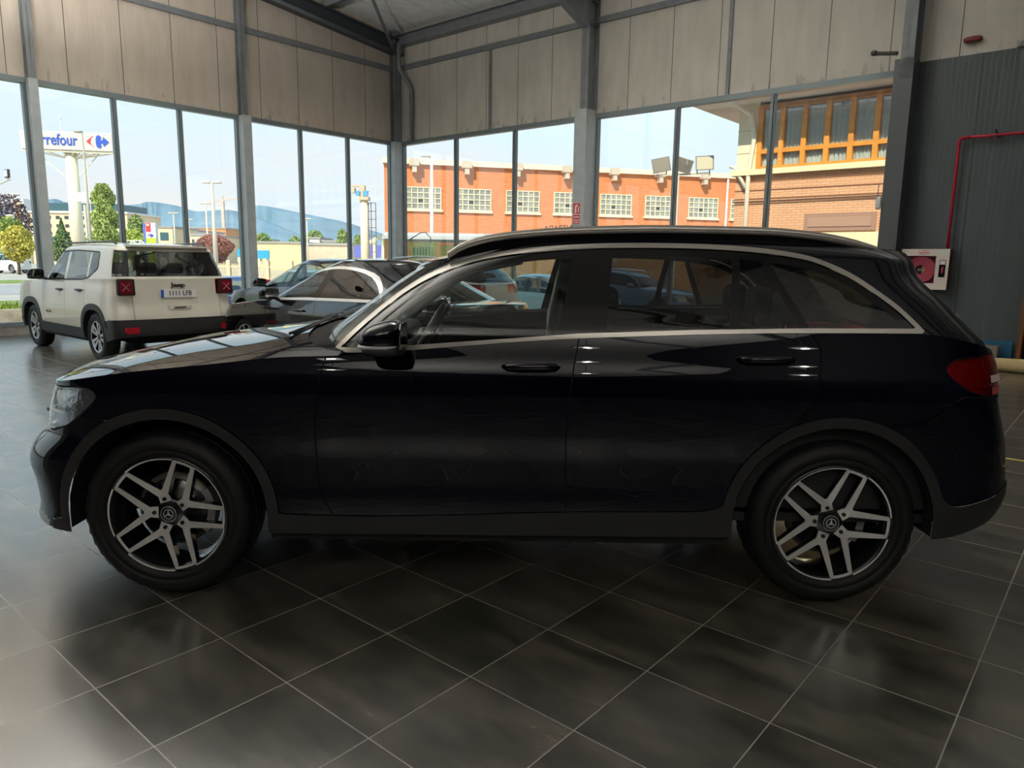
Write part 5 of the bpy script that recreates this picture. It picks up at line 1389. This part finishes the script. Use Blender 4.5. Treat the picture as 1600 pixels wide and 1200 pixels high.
board(371, 388, 402, 410, 60, mat('cream_board', (.85, .72, .50), .6), 'cream notice board over the fence left of the cased column')
bc = mat('container_blue', (.10, .13, .55), .6)
t = board(553, 566, 384, 402, 70, bc, 'blue container left of the cream mast', 'container', 'container'); t = board(577, 601, 383, 402, 68, bc, 'blue container right of the cream mast', 'container', 'container')
# cream mast with aerials and ladder cage
D = 60; t = empty('aerial_mast', gp(570.5, D), 0, 'cream mast topped with blue and brown aerial gear', 'mast'); s = D/FPX; Z = lambda py: zof(570, py, D)-GZ
b = MB(); b.tube([(0, 0, 0), (0, 0, Z(311))], [6.5*s, 6.0*s], 20); b.build('pole', mat('mast_cream', (.88, .78, .56), .6), t)
b = MB(); b.box(-7*s, 8*s, -.5, .5, Z(313), Z(308)); b.box(-6*s, 2*s, -.3, .3, Z(308), Z(290)); b.box(-17*s, -3*s, -.2, .2, Z(292), Z(289.5)); b.bar((-16*s, 0, Z(300)), (9*s, 0, Z(299)), .1, .1); b.box(-18*s, -13*s, -.3, .3, Z(302), Z(294)); b.build('platform', mat('mast_tan', (.62, .50, .36), .7), t)
b = MB(); b.box(-11*s, -5*s, -.45, -.1, Z(306), Z(299)); b.box(0, 7*s, -.45, -.1, Z(307), Z(299)); b.build('aerial_box', mat('aerial_blue', (.08, .38, .62), .5), t)
b = MB()
for x in (6.5, 10.5, 17.5): b.bar((x*s, 0, 0), (x*s, 0, Z(317)), .06, .06)
for k in range(12): b.bar((6.5*s, 0, Z(317)-k*.65), (17.5*s, 0, Z(317)-k*.65), .05, .05)
b.build('ladder_cage', mat('cage_dark', (.10, .10, .12), .6), t)
# yellow gantry
t = empty('gantry', gp(583, 64), 0, 'pale yellow sloping gantry frame beside the mast', 'gantry'); s = 64/FPX; Z = lambda py: zof(590, py, 64)-GZ
b = MB(); b.bar((-8*s, 0, Z(381)), (13*s, 0, Z(369)), .3, .3); b.bar((-8*s, 0, 0), (-8*s, 0, Z(381)), .25, .25); b.bar((13*s, 0, 0), (17*s, 0, Z(369)), .25, .25); b.bar((2*s, 0, 0), (2*s, 0, Z(375)), .2, .2); b.build('gantry_frame', mat('gantry_cream', (.85, .75, .50), .6), t)
# fence of pale pickets
D = 48; p0 = gp(322, D); t = empty('picket_fence', p0, 0, 'pale yellow picket fence behind the parked cars', 'fence'); s = D/FPX
b = MB(); z1 = zof(380, 411, D)-GZ; n = 90
for k in range(n): b.box(k*2.6*s-.02, k*2.6*s+.04, 0, .04, 0, z1*.97)
b.box(0, n*2.6*s, -.02, .02, z1*.80, z1*.88); b.box(0, n*2.6*s, .04, .4, 0, z1*.45); b.build('pickets', mat('fence_cream', (.72, .60, .40), .7), t)
for k in (5, 13, 36, 50, 64, 78):
    q = MB(); q.box(k*2.6*s-.12, k*2.6*s+.12, -.1, .25, 0, z1*1.12); q.build('post', mat('fence_cream'), t)

# orange brick building
brick = bpy.data.materials.new('orange_brick'); brick.use_nodes = True; nt = brick.node_tree
bt = nt.nodes.new('ShaderNodeTexBrick'); bt.inputs['Color1'].default_value = (.66, .20, .065, 1); bt.inputs['Color2'].default_value = (.72, .25, .09, 1); bt.inputs['Mortar'].default_value = (.60, .30, .16, 1); bt.inputs['Scale'].default_value = 1.0
bt.inputs['Brick Width'].default_value = .30; bt.inputs['Row Height'].default_value = .09; bt.inputs['Mortar Size'].default_value = .008
tc = nt.nodes.new('ShaderNodeTexCoord'); sx = nt.nodes.new('ShaderNodeSeparateXYZ'); cx = nt.nodes.new('ShaderNodeCombineXYZ'); nt.links.new(tc.outputs['Object'], sx.inputs[0]); nt.links.new(sx.outputs[0], cx.inputs[0]); nt.links.new(sx.outputs[2], cx.inputs[1]); nt.links.new(cx.outputs[0], bt.inputs['Vector']); nt.links.new(bt.outputs[0], nt.nodes['Principled BSDF'].inputs['Base Color']); nt.nodes['Principled BSDF'].inputs['Roughness'].default_value = .85
class Plane:
    def __init__(s, p0, ang): s.p = Vector(p0); s.a = ang; s.d = Vector((math.cos(ang), math.sin(ang), 0)); s.n = Vector((-math.sin(ang), math.cos(ang), 0))
    def hit(s, px, py):
        r = ray(px, py); t = s.p.dot(s.n)/r.dot(s.n); q = r*t+Vector((0, 0, CAM_H)); return ((q-s.p).dot(s.d), q.z-GZ)
F = Plane(gp(602, 40.6), math.radians(14)); t = empty('brick_building', F.p, F.a, 'long orange brick factory with small paned windows behind the right windows', 'building')
zt = F.hit(760, 262)[1]
b = MB(); b.prism([(0, 0), (34, 0), (34, 14), (1.9, 14)], 'z', 0, zt); b.build('wall', brick, t)
b = MB(); b.prism([(-.1, -.22), (34.1, -.22), (34.1, 14.1), (1.95, 14.1)], 'z', zt, zt+.28); b.build('coping', mat('coping_cream', (.80, .70, .55), .7), t)
for k in range(12):
    x = 1.6+2.9*k; q = MB(); q.box(x-.25, x+.25, -.55, .0, zt-.12, zt+.25); q.box(x-.12, x+.12, -.5, -.1, zt-.45, zt-.1); q.build('eaves_lamp', mat('lamp_beige', (.62, .52, .40), .6), t)
wz0, wz1 = F.hit(740, 329)[1], F.hit(740, 296)[1]
bars = mat('window_bar_cream', (.85, .74, .52), .6); gg = mat('factory_glass', (.30, .30, .26), .3, noise=(2.0, .35))
s0 = F.hit(714, 312)[0]; pitch = (F.hit(1076, 322)[0]-s0)/5
for k in range(-1, 10):
    x0 = s0+pitch*k; w = pitch*.68
    if x0 < .1 or x0+w > 33.5: continue
    q = MB(); n = 6; m_ = 4; q.box(x0-.1, x0+w+.1, -.12, .02, wz0-.14, wz0-.03)
    for i in range(n+1): q.box(x0+w*i/n-.024, x0+w*i/n+.024, -.06, .02, wz0, wz1)
    for j in range(m_+1): z = wz0+(wz1-wz0)*j/m_; q.box(x0-.03, x0+w+.03, -.06, .02, z-.024, z+.024)
    wo = q.build('window', bars, t); q = MB(); q.box(x0, x0+w, -.02, -.005, wz0, wz1); q.build('pane', gg, wo)
    q = MB(); q.box(x0+w*2.1/n, x0+w*2.9/n, -.03, -.015, wz0+(wz1-wz0)*.32, wz0+(wz1-wz0)*.45); q.build('open_vent', mat('vent_dark', (.04, .04, .04), .5), wo)
q = MB(); q.cyl((F.hit(1135, 300)[0], -.12, 0), (F.hit(1135, 300)[0], -.12, zt), .06, 8); q.build('drainpipe', wht, t)
# low shelter with white roof and green containers
D = 27; P0 = gp(625, D); t = empty('glass_shelter', P0, math.radians(4), 'long low glass shelter with a white roof edge', 'shelter'); s = D/FPX; Z = lambda py: zof(690, py, D)-GZ
b = MB(); b.box(-.6, 14, -.3, 3.5, Z(374.5), Z(369)); b.box(-.6, 14, 0, 3.2, Z(369), Z(364)); b.build('shelter_roof', mat('shelter_white', (.55, .57, .57), .6), t)
b = MB(); b.box(-.6, 14, .2, .26, 0, Z(374.5)); b.build('shelter_wall', glass('shelter_glass', (.60, .68, .62), .08), t)
b = MB()
for k in range(8): b.box(k*2-.03, k*2+.03, .1, .2, 0, Z(374.5))
b.build('shelter_post', frame, t)
gm = mat('cage_green', (.45, .72, .22), .5)
for (px, w, lab) in ((657, 1.0, 'light green wire cage standing before the glass shelter'), (701, .85, 'yellow board standing right of the green wire cage')):
    p = gp(px, 20.5); t = empty('wire_cage' if w == 1.0 else 'yellow_board', p, math.radians(-4), lab, 'cage' if w == 1.0 else 'board'); z1 = zof(px, 380, 20.5)-GZ; hw = 16*20.5/FPX*w
    b = MB()
    if w == 1.0:
        for k in range(8): x = -hw+2*hw*k/7; b.bar((x, 0, .2), (x, 0, z1), .035, .035); b.bar((x, .8, .2), (x, .8, z1), .03, .03)
        for k in range(6): z = .2+(z1-.2)*k/5; b.bar((-hw, 0, z), (hw, 0, z), .03, .03); b.bar((-hw, .8, z), (hw, .8, z), .03, .03)
        b.build('cage_frame', gm, t); b = MB(); b.box(-hw+.04, hw-.04, .06, .74, .25, z1-.1); b.build('cage_load', mat('load_green', (.22, .42, .20), .6), t)
        b = MB(); b.tube([(hw, 0, 0), (hw, 0, z1+.15), (hw-.15, 0, z1+.3), (0, 0, z1+.28), (-hw, 0, z1+.1)], .015, 6); b.build('loop_rail', mat('cage_dark'), t)
        for x in (hw+.12,):
            b = MB(); b.box(x-.05, x+.05, 0, .1, 0, z1+.05); b.build('yellow_post', mat('post_yellow', (.75, .65, .05), .5), t)
    else:
        b.box(-hw, hw, 0, .1, .2, z1-.05); b.build('board_panel', mat('board_ochre', (.62, .55, .16), .6), t)

# near brick building with timber windows
F = Plane(rw(0, 22.0, GZ), RA); H_ = F.hit
ref = rw(-9, 22.0, GZ)
t = empty('brick_building', ref, RA, 'near brick building with orange timber windows and white curtains', 'building')
o0 = (ref-F.p).dot(F.d)
def hs(px, py):
    a_, z_ = H_(px, py); return a_-o0, z_
xL = hs(1152, 250)[0]; zs = hs(1270, 258)[1]; zt_ = hs(1152, 163)[1]; xR = xL+22
bm_ = bpy.data.materials.new('tan_brick'); bm_.use_nodes = True; nt = bm_.node_tree
bt = nt.nodes.new('ShaderNodeTexBrick'); bt.inputs['Color1'].default_value = (.74, .40, .22, 1); bt.inputs['Color2'].default_value = (.80, .45, .26, 1); bt.inputs['Mortar'].default_value = (.45, .20, .10, 1); bt.inputs['Scale'].default_value = 1.0
bt.inputs['Brick Width'].default_value = .26; bt.inputs['Row Height'].default_value = .075; bt.inputs['Mortar Size'].default_value = .005
tc = nt.nodes.new('ShaderNodeTexCoord'); sx = nt.nodes.new('ShaderNodeSeparateXYZ'); cx = nt.nodes.new('ShaderNodeCombineXYZ'); nt.links.new(tc.outputs['Object'], sx.inputs[0]); nt.links.new(sx.outputs[0], cx.inputs[0]); nt.links.new(sx.outputs[2], cx.inputs[1]); nt.links.new(cx.outputs[0], bt.inputs['Vector']); nt.links.new(bt.outputs[0], nt.nodes['Principled BSDF'].inputs['Base Color']); nt.nodes['Principled BSDF'].inputs['Roughness'].default_value = .85
b = MB(); b.box(xL, xR, 0, 10, 0, zs-.18); b.build('wall', bm_, t)
b = MB()
for py in (277, 292, 306, 311):
    z = hs(1280, py)[1]; b.box(xL-.02, xR, -.015, .0, z-.018, z+.018)
b.build('brick_course', mat('course_dark', (.30, .13, .07), .8), t)
b = MB(); b.box(xL-.12, xR, -.18, .3, zs-.18, zs-.02); b.build('sill', mat('sill_cream', (.88, .74, .46), .7), t)
xw = hs(1187, 230)[0]
b = MB(); b.box(xL, xw-.05, -.02, 10, zs-.02, zt_); b.box(xw-.05, xR, .55, 10, zs-.02, zt_); b.build('upper_wall', mat('cream_render2', (.86, .74, .52), .8), t)
b = MB()
for py in (205, 240): z = hs(1165, py)[1]; b.box(xL-.01, xw-.05, -.03, -.02, z-.01, z+.01)
b.build('wall_joint', mat('joint_grey', (.55, .46, .34), .8), t)
wood = mat('orange_timber', (.72, .29, .045), .5, noise=(3, .15))
px_ = [(1187, 230), (1221, 228), (1253, 226), (1291, 223), (1329, 220), (1369, 217)]
xs = [hs(*q)[0] for q in px_]; st_ = (xs[-1]-xs[0])/5
z1 = hs(1253, 232)[1]; z2 = hs(1253, 161)[1]; z3 = zt_-.15
for k in range(0, 16):
    xa = xs[0]+st_*k; xb = xa+st_
    if xb > xR: break
    q = MB(); q.box(xa-.07, xa+.07, -.06, .12, zs, z3)
    q.box(xa, xb, -.05, .1, zs, zs+.07); q.box(xa, xb, -.05, .1, z1-.06, z1+.06); q.box(xa, xb, -.05, .1, z2-.06, z2+.06); q.box(xa, xb, -.05, .1, z3-.1, z3+.02)
    wo = q.build('window', wood, t)
    q = MB(); q.box(xa+.06, xb-.06, .03, .036, zs+.05, z3-.05); q.build('pane', glass('window_pane', (.86, .90, .90), .07), wo)
    q = MB(); N = 44
    v = [(xa+.06+(st_-.12)*i/N, .13+.035*math.sin(i*1.9+k)+.02*math.sin(i*.7), z) for i in range(N+1) for z in (zs+.05, z3-.1)]
    q.add(v, [(2*i, 2*i+2, 2*i+3, 2*i+1) for i in range(N)], True); q.build('curtain', mat('curtain_white', (.85, .82, .76), .9), wo)
b = MB(); b.box(xL-1.3, xR, -1.15, 6, zt_-.02, zt_+.12); b.build('eaves', mat('eaves_beige', (.62, .50, .38), .8), t)
b = MB(); b.box(xL-1.35, xR, -1.25, -1.15, zt_-.05, zt_+.2); b.build('gutter', mat('gutter_white', (.70, .62, .55), .6), t)
pp = mat('drainpipe_white', (.85, .76, .60), .5)
b = MB(); q0 = hs(1178, 175); q1 = hs(1183, 200); q2 = hs(1172, 268); q3 = hs(1166, 370)
b.tube([(q0[0]-.5, -1.1, q0[1]+.35), (q0[0], -.15, q0[1]-.1), (q1[0]-.02, -.1, q1[1]-.3), (q2[0], -.1, q2[1]), (q2[0], -.1, 0)], .07, 10); b.build('drainpipe', pp, t)
b = MB(); q4 = hs(1148, 263); q5 = hs(1168, 295); b.tube([(q4[0]-.1, -.1, q4[1]+.05), (q4[0]+.05, -.1, q4[1]), (q5[0]-.02, -.1, q5[1])], .06, 10); b.build('drainpipe', pp, t)
b = MB(); gx0 = hs(1257, 345)[0]; gz1 = hs(1290, 333)[1]; gz0 = hs(1290, 361)[1]
for k in range(4):
    x0 = gx0+k*2.05
    b.box(x0, x0+1.95, -.05, .02, gz0, gz1)
so = b.build('shutter_panel', mat('shutter_pink', (.42, .24, .17), .6), t)
b = MB()
for k in range(4):
    x0 = gx0+k*2.05+.12; b.box(x0, x0+1.71, -.07, -.05, gz0+.12, gz1-.12)
b.build('shutter_inset', mat('shutter_pink2', (.48, .28, .20), .6), so)
b = MB(); b.box(gx0-.1, gx0+8.2, -.04, .02, .2, gz0-.04); b.build('lit_surface', mat('yellow_lit_tone', (.88, .78, .48), .7), t)  # surface under the shutters, the yellow light on it put into its colour
b = MB(); z = hs(1300, 309)[1]; b.tube([(xL, -.08, z-.02), (xL+4, -.08, z), (xR, -.08, z+.02)], .015, 6); b.build('cable', mat('cable_dark', (.05, .05, .05), .6), t)
# three floodlights on a pole
D = 24; t = empty('floodlight_pole', gp(1053, D), 0, 'grey pole carrying three floodlights on a crossbar', 'floodlight'); s = D/FPX; Z = lambda py: zof(1055, py, D)-GZ
b = MB(); b.tube([(0, 0, 0), (0, 0, Z(275))], .05, 10); b.build('pole', lampm, t)
b = MB(); b.bar((-34*s, 0, Z(275)), (46*s, 0, Z(270)), .05, .05); b.build('crossbar', lampm, t)
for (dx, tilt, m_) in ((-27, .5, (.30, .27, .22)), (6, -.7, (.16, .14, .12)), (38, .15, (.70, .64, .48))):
    q = MB(); w, h = .29, .22; c_, s_ = math.cos(tilt*.4), math.sin(tilt*.4); cz = Z(273-(.0 if dx < 30 else 4))+.28
    v = []
    for yy, k in ((-.12, 1.0), (.12, .62)):
        for i, j in ((-1, -1), (1, -1), (1, 1), (-1, 1)): x = i*w*k; z = j*h*k; v.append((dx*s+x*c_-z*s_, yy, cz+x*s_+z*c_))
    q.add(v, [(0, 1, 2, 3), (7, 6, 5, 4), (0, 4, 5, 1), (1, 5, 6, 2), (2, 6, 7, 3), (3, 7, 4, 0)])
    fo = q.build('floodlight', mat('flood_case%d' % dx, (.22, .20, .18), .5), t)
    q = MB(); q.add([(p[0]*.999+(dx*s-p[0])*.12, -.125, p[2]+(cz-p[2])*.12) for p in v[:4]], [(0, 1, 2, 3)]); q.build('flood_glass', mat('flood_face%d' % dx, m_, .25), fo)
    q = MB(); q.bar((dx*s-.2, 0, cz), (dx*s-.2, 0, Z(273)), .02, .03); q.bar((dx*s+.2, 0, cz), (dx*s+.2, 0, Z(273)), .02, .03); q.build('flood_bracket', mat('cage_dark'), fo)
# floodlight outside the leftmost pane
p = at(12, 281, 20.0); t = empty('floodlight', (p.x, p.y, p.z), RA, 'small square floodlight on an arm outside the leftmost pane', 'floodlight')
b = MB(); b.prism(rounded([(-.13, .05), (.14, .05), (.14, .27), (-.13, .27)], .02), 'y', -.03, .03); b.build('lamp_case', mat('cage_dark'), t)
b = MB(); b.box(-.105, .115, -.036, -.03, .085, .25); b.build('lamp_glass', mat('flood_pale', (.75, .75, .75), .3), t)
b = MB(); b.bar((-2.5, .3, -.02), (.22, 0, 0), .03, .03); b.bar((.03, 0, 0), (.03, 0, .06), .03, .03); b.build('lamp_arm', lampm, t)

# cars outside (copies of the cars indoors, repainted)
def recolor(root, old, new):
    for ch in children(root):
        if ch.type == 'MESH' and ch.data.materials and ch.data.materials[0] and ch.data.materials[0].name.startswith(old):
            ch.data = ch.data.copy(); ch.data.materials[0] = new
        recolor(ch, old, new)
def outside_car(src, old, new, loc, rz, lab, sc=(1, 1, 1)):
    c = copy_tree(src); c.location = loc; c.rotation_euler = (0, 0, rz); c.scale = sc; c['label'] = lab
    recolor(c, old, new); return c
sil = mat('silver_paint', (.50, .60, .62), .35, coat=.8); wp = mat('white_paint', (.75, .75, .73), .35, coat=.8); bp_ = mat('blue_paint', (.09, .14, .33), .35, coat=.8); lb = mat('pale_blue_paint', (.20, .30, .40), .3, coat=1.0)
p = gp(858, 22); outside_car(grey, 'dark_grey_paint', sil, (p.x, p.y, GZ), math.radians(140), 'silver car outside, seen through the cabin of the navy SUV')
p = gp(990, 23.6); outside_car(estate, 'silver_grey_paint', lb, (p.x, p.y, GZ), math.radians(143), 'pale blue car outside, seen through the rear door glass of the navy SUV')
p = gp(395, 23); outside_car(grey, 'dark_grey_paint', wp, (p.x+.6, p.y+3, GZ), math.radians(-40), 'white car outside behind the cased column, roof just showing')
p = gp(352, 20); outside_car(grey, 'dark_grey_paint', bp_, (p.x, p.y+1.0, GZ-.15), math.radians(-75), 'blue car outside between the white SUV and the cased column')
outside_car(grey, 'dark_grey_paint', wp, gp(8, 75), math.radians(-10), 'small white van far away at the left edge by the trees', (1, 1, 1.35))
# ---------------------------------------------------------------- things on the right wall
WY = RY-.012
def wroot(nm, a, z, lab, cat, out=0.0): return empty(nm, rw(a, WY-out, z), RA, lab, cat)
# fire hose cabinet
t = wroot('hose_cabinet', -2.63, 1.12, 'white and dark red fire hose cabinet with a coiled hose behind its window', 'fire hose', 0)
W2, Hc, Dc = .345, .645, .22
b = MB(); b.box(-W2, W2, -.02, 0, 0, Hc); b.box(-W2, -W2+.015, -Dc, -.02, 0, Hc); b.box(W2-.015, W2, -Dc, -.02, 0, Hc); b.box(-W2+.015, W2-.015, -Dc, -.02, 0, .015); b.box(-W2+.015, W2-.015, -Dc, -.02, Hc-.015, Hc); b.build('cabinet_body', mat('cabinet_red', (.10, .006, .012), .4), t)
b = MB(); b.box(-W2, -.27, -Dc-.018, -Dc, 0, Hc); b.box(.16, W2, -Dc-.018, -Dc, 0, Hc); b.box(-.27, .16, -Dc-.018, -Dc, 0, .10); b.box(-.27, .16, -Dc-.018, -Dc, .535, Hc); dr = b.build('cabinet_door', mat('cabinet_white', (.62, .56, .50), .45), t)
b = MB(); b.box(-.27, .16, -Dc-.012, -Dc-.008, .10, .535); b.build('door_window', glass('hose_window', (.92, .86, .88), .05), dr)
b = MB()
for k in range(7): r = .085+.02*k; b.tube([(-.055+r*math.cos(2*PI*i/32), -.06-Dc*.6+.0, .315+r*math.sin(2*PI*i/32)) for i in range(32)], .0115, 6, closed=True)
b.build('hose', mat('hose_pink', (.62, .14, .20), .6), t)
b = MB(); b.box(-.27, .16, -.14, -.12, .10, .535); b.build('reel_back', mat('reel_red', (.40, .06, .10), .5), t)
b = MB(); b.cyl((-.055, -Dc+.05, .315), (-.055, -.10, .315), .088, 28); rl = b.build('reel_hub', mat('hub_dark', (.02, .025, .03), .4), t)
b = MB(); b.prism([(-.055+.066*math.cos(math.radians(a)), .315+.066*math.sin(math.radians(a))) for a in range(-75, 76, 15)], 'y', -Dc+.046, -Dc+.05); b.build('hub_sticker', mat('sticker_yellow', (.55, .38, .10), .5), rl)
b = MB(); b.box(-.105, -.04, -Dc+.044, -Dc+.046, .318, .328); b.box(-.105, -.04, -Dc+.044, -Dc+.046, .300, .309); b.build('sticker_lines', mat('sticker_white', (.6, .6, .6), .5), rl)
b = MB(); b.box(.215, .305, -Dc-.022, -Dc-.018, .20, .47); lk = b.build('lock_panel', mat('gloss_black'), dr)
b = MB(); b.box(.222, .298, -Dc-.025, -Dc-.022, .40, .463); b.build('lock_plate', mat('sticker_white'), lk)
b = MB(); b.blob((.265, -Dc-.022, .31), (.02, .008, .06), .8); b.build('lock_handle', mat('handle_red', (.25, .02, .03), .4), lk)
b = MB(); b.box(-.11, .07, -Dc-.021, -Dc-.018, .55, .635); lb_ = b.build('door_label', mat('label_pink', (.66, .50, .48), .5), dr)
b = MB(); b.box(-.045, .02, -Dc-.023, -Dc-.021, .612, .620); b.box(-.10, .06, -Dc-.023, -Dc-.021, .585, .594); b.box(-.085, .045, -Dc-.023, -Dc-.021, .562, .569); b.build('label_print', mat('print_red', (.35, .05, .06), .5), lb_)
b = MB(); b.box(.19, .33, -Dc-.021, -Dc-.018, .545, .63); b.build('door_label', mat('label_pale', (.55, .60, .55), .5), dr)
# red sprinkler pipe
b = MB(); b.tube([(-2.35, WY-.10, 1.775), (-2.35, WY-.10, 3.40), (-2.34, WY-.10, 3.45), (-2.30, WY-.10, 3.47), (6, WY-.10, 3.47)], .022, 12)
for q in ((-2.35, WY-.10, 3.30), (-2.16, WY-.10, 3.47)): pass
b.tube([(-2.35, WY-.10, 3.34), (-2.35, WY-.10, 3.44), (-2.31, WY-.10, 3.47), (-2.20, WY-.10, 3.47)], .029, 12)
o = b.build('red_pipe', mat('pipe_red', (.42, .006, .03), .4), None, rz=RA); tag(o, 'red water pipe running up from the hose cabinet and along the dark wall', 'pipe')
b = MB(); b.bar((-1.88, WY-.13, 3.47), (-1.88, WY-.13, 3.36), .02, .04); b.bar((-1.95, WY-.08, 3.44), (-1.80, WY-.08, 3.44), .02, .02); b.bar((-1.88, WY-.12, 3.56), (-1.88, WY, 3.50), .02, .02); o2 = b.build('pipe_clamp', mat('clamp_dark', (.03, .012, .015), .5), o)
# alarm siren on the cream wall and small box
o = MB().blob((-2.33, RY-.05, 4.93), (.13, .05, .045), .6, 20, 10).build('red_siren', mat('siren_red', (.16, .015, .01), .4), None, rz=RA); tag(o, 'small dark red oblong alarm light on the cream panel', 'alarm')
b = MB(); b.box(-1.75, -1.66, WY-.07, WY, 4.72, 4.80); b.box(-1.72, -1.69, WY-.1, WY-.07, 4.74, 4.78); tag(b.build('sensor_box', mat('sensor_grey', (.30, .30, .30), .5), None, rz=RA), 'small pale sensor box at the top edge of the dark wall', 'sensor')
b = MB(); b.tube([(-3.62, 13.2, 4.86), (-3.40, 13.17, 4.82), (-3.28, 13.16, 4.80)], .03, 10); b.blob((-3.64, 13.2, 4.87), (.05, .05, .04), .7); tag(b.build('camera_arm', mat('camera_dark', (.05, .04, .035), .5), None, rz=RA), 'short dark camera arm on the large right column', 'camera')
t = empty('motion_sensor', rw(-3.36, 13.17, 2.50), RA, 'small white motion sensor on the large right column', 'sensor')
b = MB(); b.blob((0, 0, 0), (.045, .035, .10), .6); b.build('sensor_case', mat('sensor_white', (.70, .68, .66), .4), t); b = MB(); b.tube([(0, 0, .09), (-.03, .04, .12), (-.03, .05, .3)], .006, 6); b.build('sensor_cable', mat('cable_dark', (.05, .05, .05), .6), t)
# red safety sign on the middle column
t = empty('safety_sign', rw(-9.53, 13.193, 2.30), RA, 'red and white fire extinguisher sign on the middle column', 'sign')
b = MB(); b.box(0, .20, -.006, 0, 0, .46); sg_ = b.build('sign_plate', mat('sign_cream', (.75, .70, .66), .5), t)
b = MB(); b.box(.01, .19, -.008, -.006, .22, .45); b.box(.01, .19, -.008, -.006, .10, .20); b.box(.01, .19, -.008, -.006, .01, .08); rd = b.build('sign_red_field', mat('print_red2', (.60, .03, .04), .5), sg_)
b = MB(); b.prism([(.05, .24), (.10, .24), (.10, .36), (.14, .40), (.12, .43), (.06, .40), (.05, .34)], 'y', -.010, -.008); b.prism([(.13, .25), (.16, .25), (.17, .38), (.14, .36)], 'y', -.010, -.008); b.box(.03, .17, -.010, -.008, .14, .165); b.box(.03, .17, -.010, -.008, .035, .055); b.build('sign_symbol', mat('sign_cream'), rd)
# lettering on the glass, read from outside
text('glass_lettering', 'ENTRADA', .20, mat('letter_black'), None, rw(-10.22, RY+.04, 2.24), (PI/2, 0, RA+PI), .001, sx=1.0)
o = bpy.data.objects['glass_lettering']; tag(o, 'black ENTRADA lettering on the glass, seen reversed beside the middle column', 'lettering')
b = MB(); b.box(-12.0, -9.95, RY+.038, RY+.042, 1.95, 2.12); tag(b.build('glass_band', mat('band_pale', (.62, .70, .82), .6), None, rz=RA), 'pale blue band stuck on the glass under the reversed lettering', 'sticker')
# bookcase
t = wroot('bookcase', -.62, 0, 'brown wooden bookcase with open shelves against the dark wall', 'bookcase')
wd = mat('brown_wood', (.17, .055, .015), .45, noise=(4, .3)); hw, dp, hh = .62, .38, 2.10
b = MB(); b.box(-hw, -hw+.05, -dp, 0, 0, hh); b.build('side_panel', wd, t); b = MB(); b.box(hw-.05, hw, -dp, 0, 0, hh); b.build('side_panel', wd, t)
b = MB(); b.box(-hw, hw, -.02, 0, 0, hh); b.build('back_panel', mat('dark_wood', (.03, .02, .015), .6), t)
b = MB(); b.prism([(-hw, hh-.06)]+[(-hw+2*hw*k/16, hh+.09*math.sin(PI*k/16)) for k in range(17)]+[(hw, hh-.06)], 'y', -dp-.01, -dp+.02); b.box(-hw, hw, -dp, 0, hh-.02, hh); b.build('crown_board', wd, t)
SH = (.06, .66, 1.05, 1.42, 1.78)
for z in SH: b = MB(); b.box(-hw+.05, hw-.05, -dp+.02, -.02, z-.012, z+.012); b.build('shelf', wd, t)
def put(nm, lab, cat, m, mb, grp=None): o = mb.build(nm, m, None, loc=rw(-.62, WY, 0), rz=RA); tag(o, lab, cat, grp); return o
b = MB(); b.add([(-.50, -.30, 1.065), (-.28, -.32, 1.065), (-.24, -.22, 1.36), (-.46, -.20, 1.36), (-.50, -.29, 1.063), (-.28, -.31, 1.063), (-.24, -.21, 1.358), (-.46, -.19, 1.358)], [(0, 1, 2, 3), (7, 6, 5, 4), (0, 4, 5, 1), (1, 5, 6, 2), (2, 6, 7, 3), (3, 7, 4, 0)]); put('leaflet', 'white leaflet leaning on the middle shelf of the bookcase', 'leaflet', mat('paper_white', (.62, .62, .64), .6), b)
b = MB(); b.box(-.42, -.20, -.30, -.10, 1.795, 1.93); put('paper_box', 'white box on the top shelf of the bookcase', 'box', mat('paper_white'), b)
b = MB(); b.box(-.40, -.10, -.32, -.08, .673, .73); put('paper_stack', 'cream stack of paper on the lowest open shelf of the bookcase', 'paper', mat('paper_cream', (.60, .45, .26), .6), b)
for k in range(4):
    b = MB(); b.box(-.36+.06*k, -.31+.06*k, -.30, -.08, .73 if k < 0 else 1.433, 1.66-.02*(k % 2)); o = put('folder', ['dark blue', 'grey', 'brown', 'black'][k]+' folder standing on the shelf above the leaflet', 'folder', mat('folder_%d' % k, [(.02, .03, .08), (.12, .12, .13), (.08, .05, .03), (.02, .02, .02)][k], .6), b, 'folders in the bookcase')
b = MB(); b.blob((-.15, -.20, .20), (.34, .14, .13), .7); put('green_bag', 'dark green bag on the bottom shelf of the bookcase', 'bag', mat('bag_green', (.005, .045, .025), .5), b)
# blue board, beige box and padded roll beside the bookcase
b = MB(); b.box(-1.75, -1.33, WY-.10, WY-.06, 0, .36); b.box(-2.6, -1.75, WY-.10, WY-.06, .14, .36); tag(b.build('blue_board', mat('board_blue', (.008, .09, .17), .5), None, rz=RA), 'blue board leaning on the dark wall left of the bookcase', 'board')
b = MB(); b.box(-1.95, -1.48, WY-.42, WY-.14, 0, .29); tag(b.build('beige_box', mat('box_beige', (.20, .17, .14), .7), None, rz=RA), 'beige box standing before the blue board', 'box')
b = MB(); a0 = rw(-1.95, 12.55, .09); a1 = rw(1.2, 12.45, .09); b.tube([a0, a0.lerp(a1, .3)+Vector((0, 0, .01)), a0.lerp(a1, .7), a1], [.085, .10, .095, .10], 14); tag(b.build('padded_roll', mat('roll_cream', (.42, .32, .15), .7, bump=(9, .6)), None), 'cream and yellow padded roll lying on the floor before the bookcase', 'roll')
b = MB(); b.box(-.66, 3.5, 6.70, 6.722, 0, .0025); tag(b.build('floor_tape', mat('tape_yellow', (.55, .48, .08), .5), None, rz=RA), 'thin yellow tape line on the floor right of the navy SUV', 'tape')
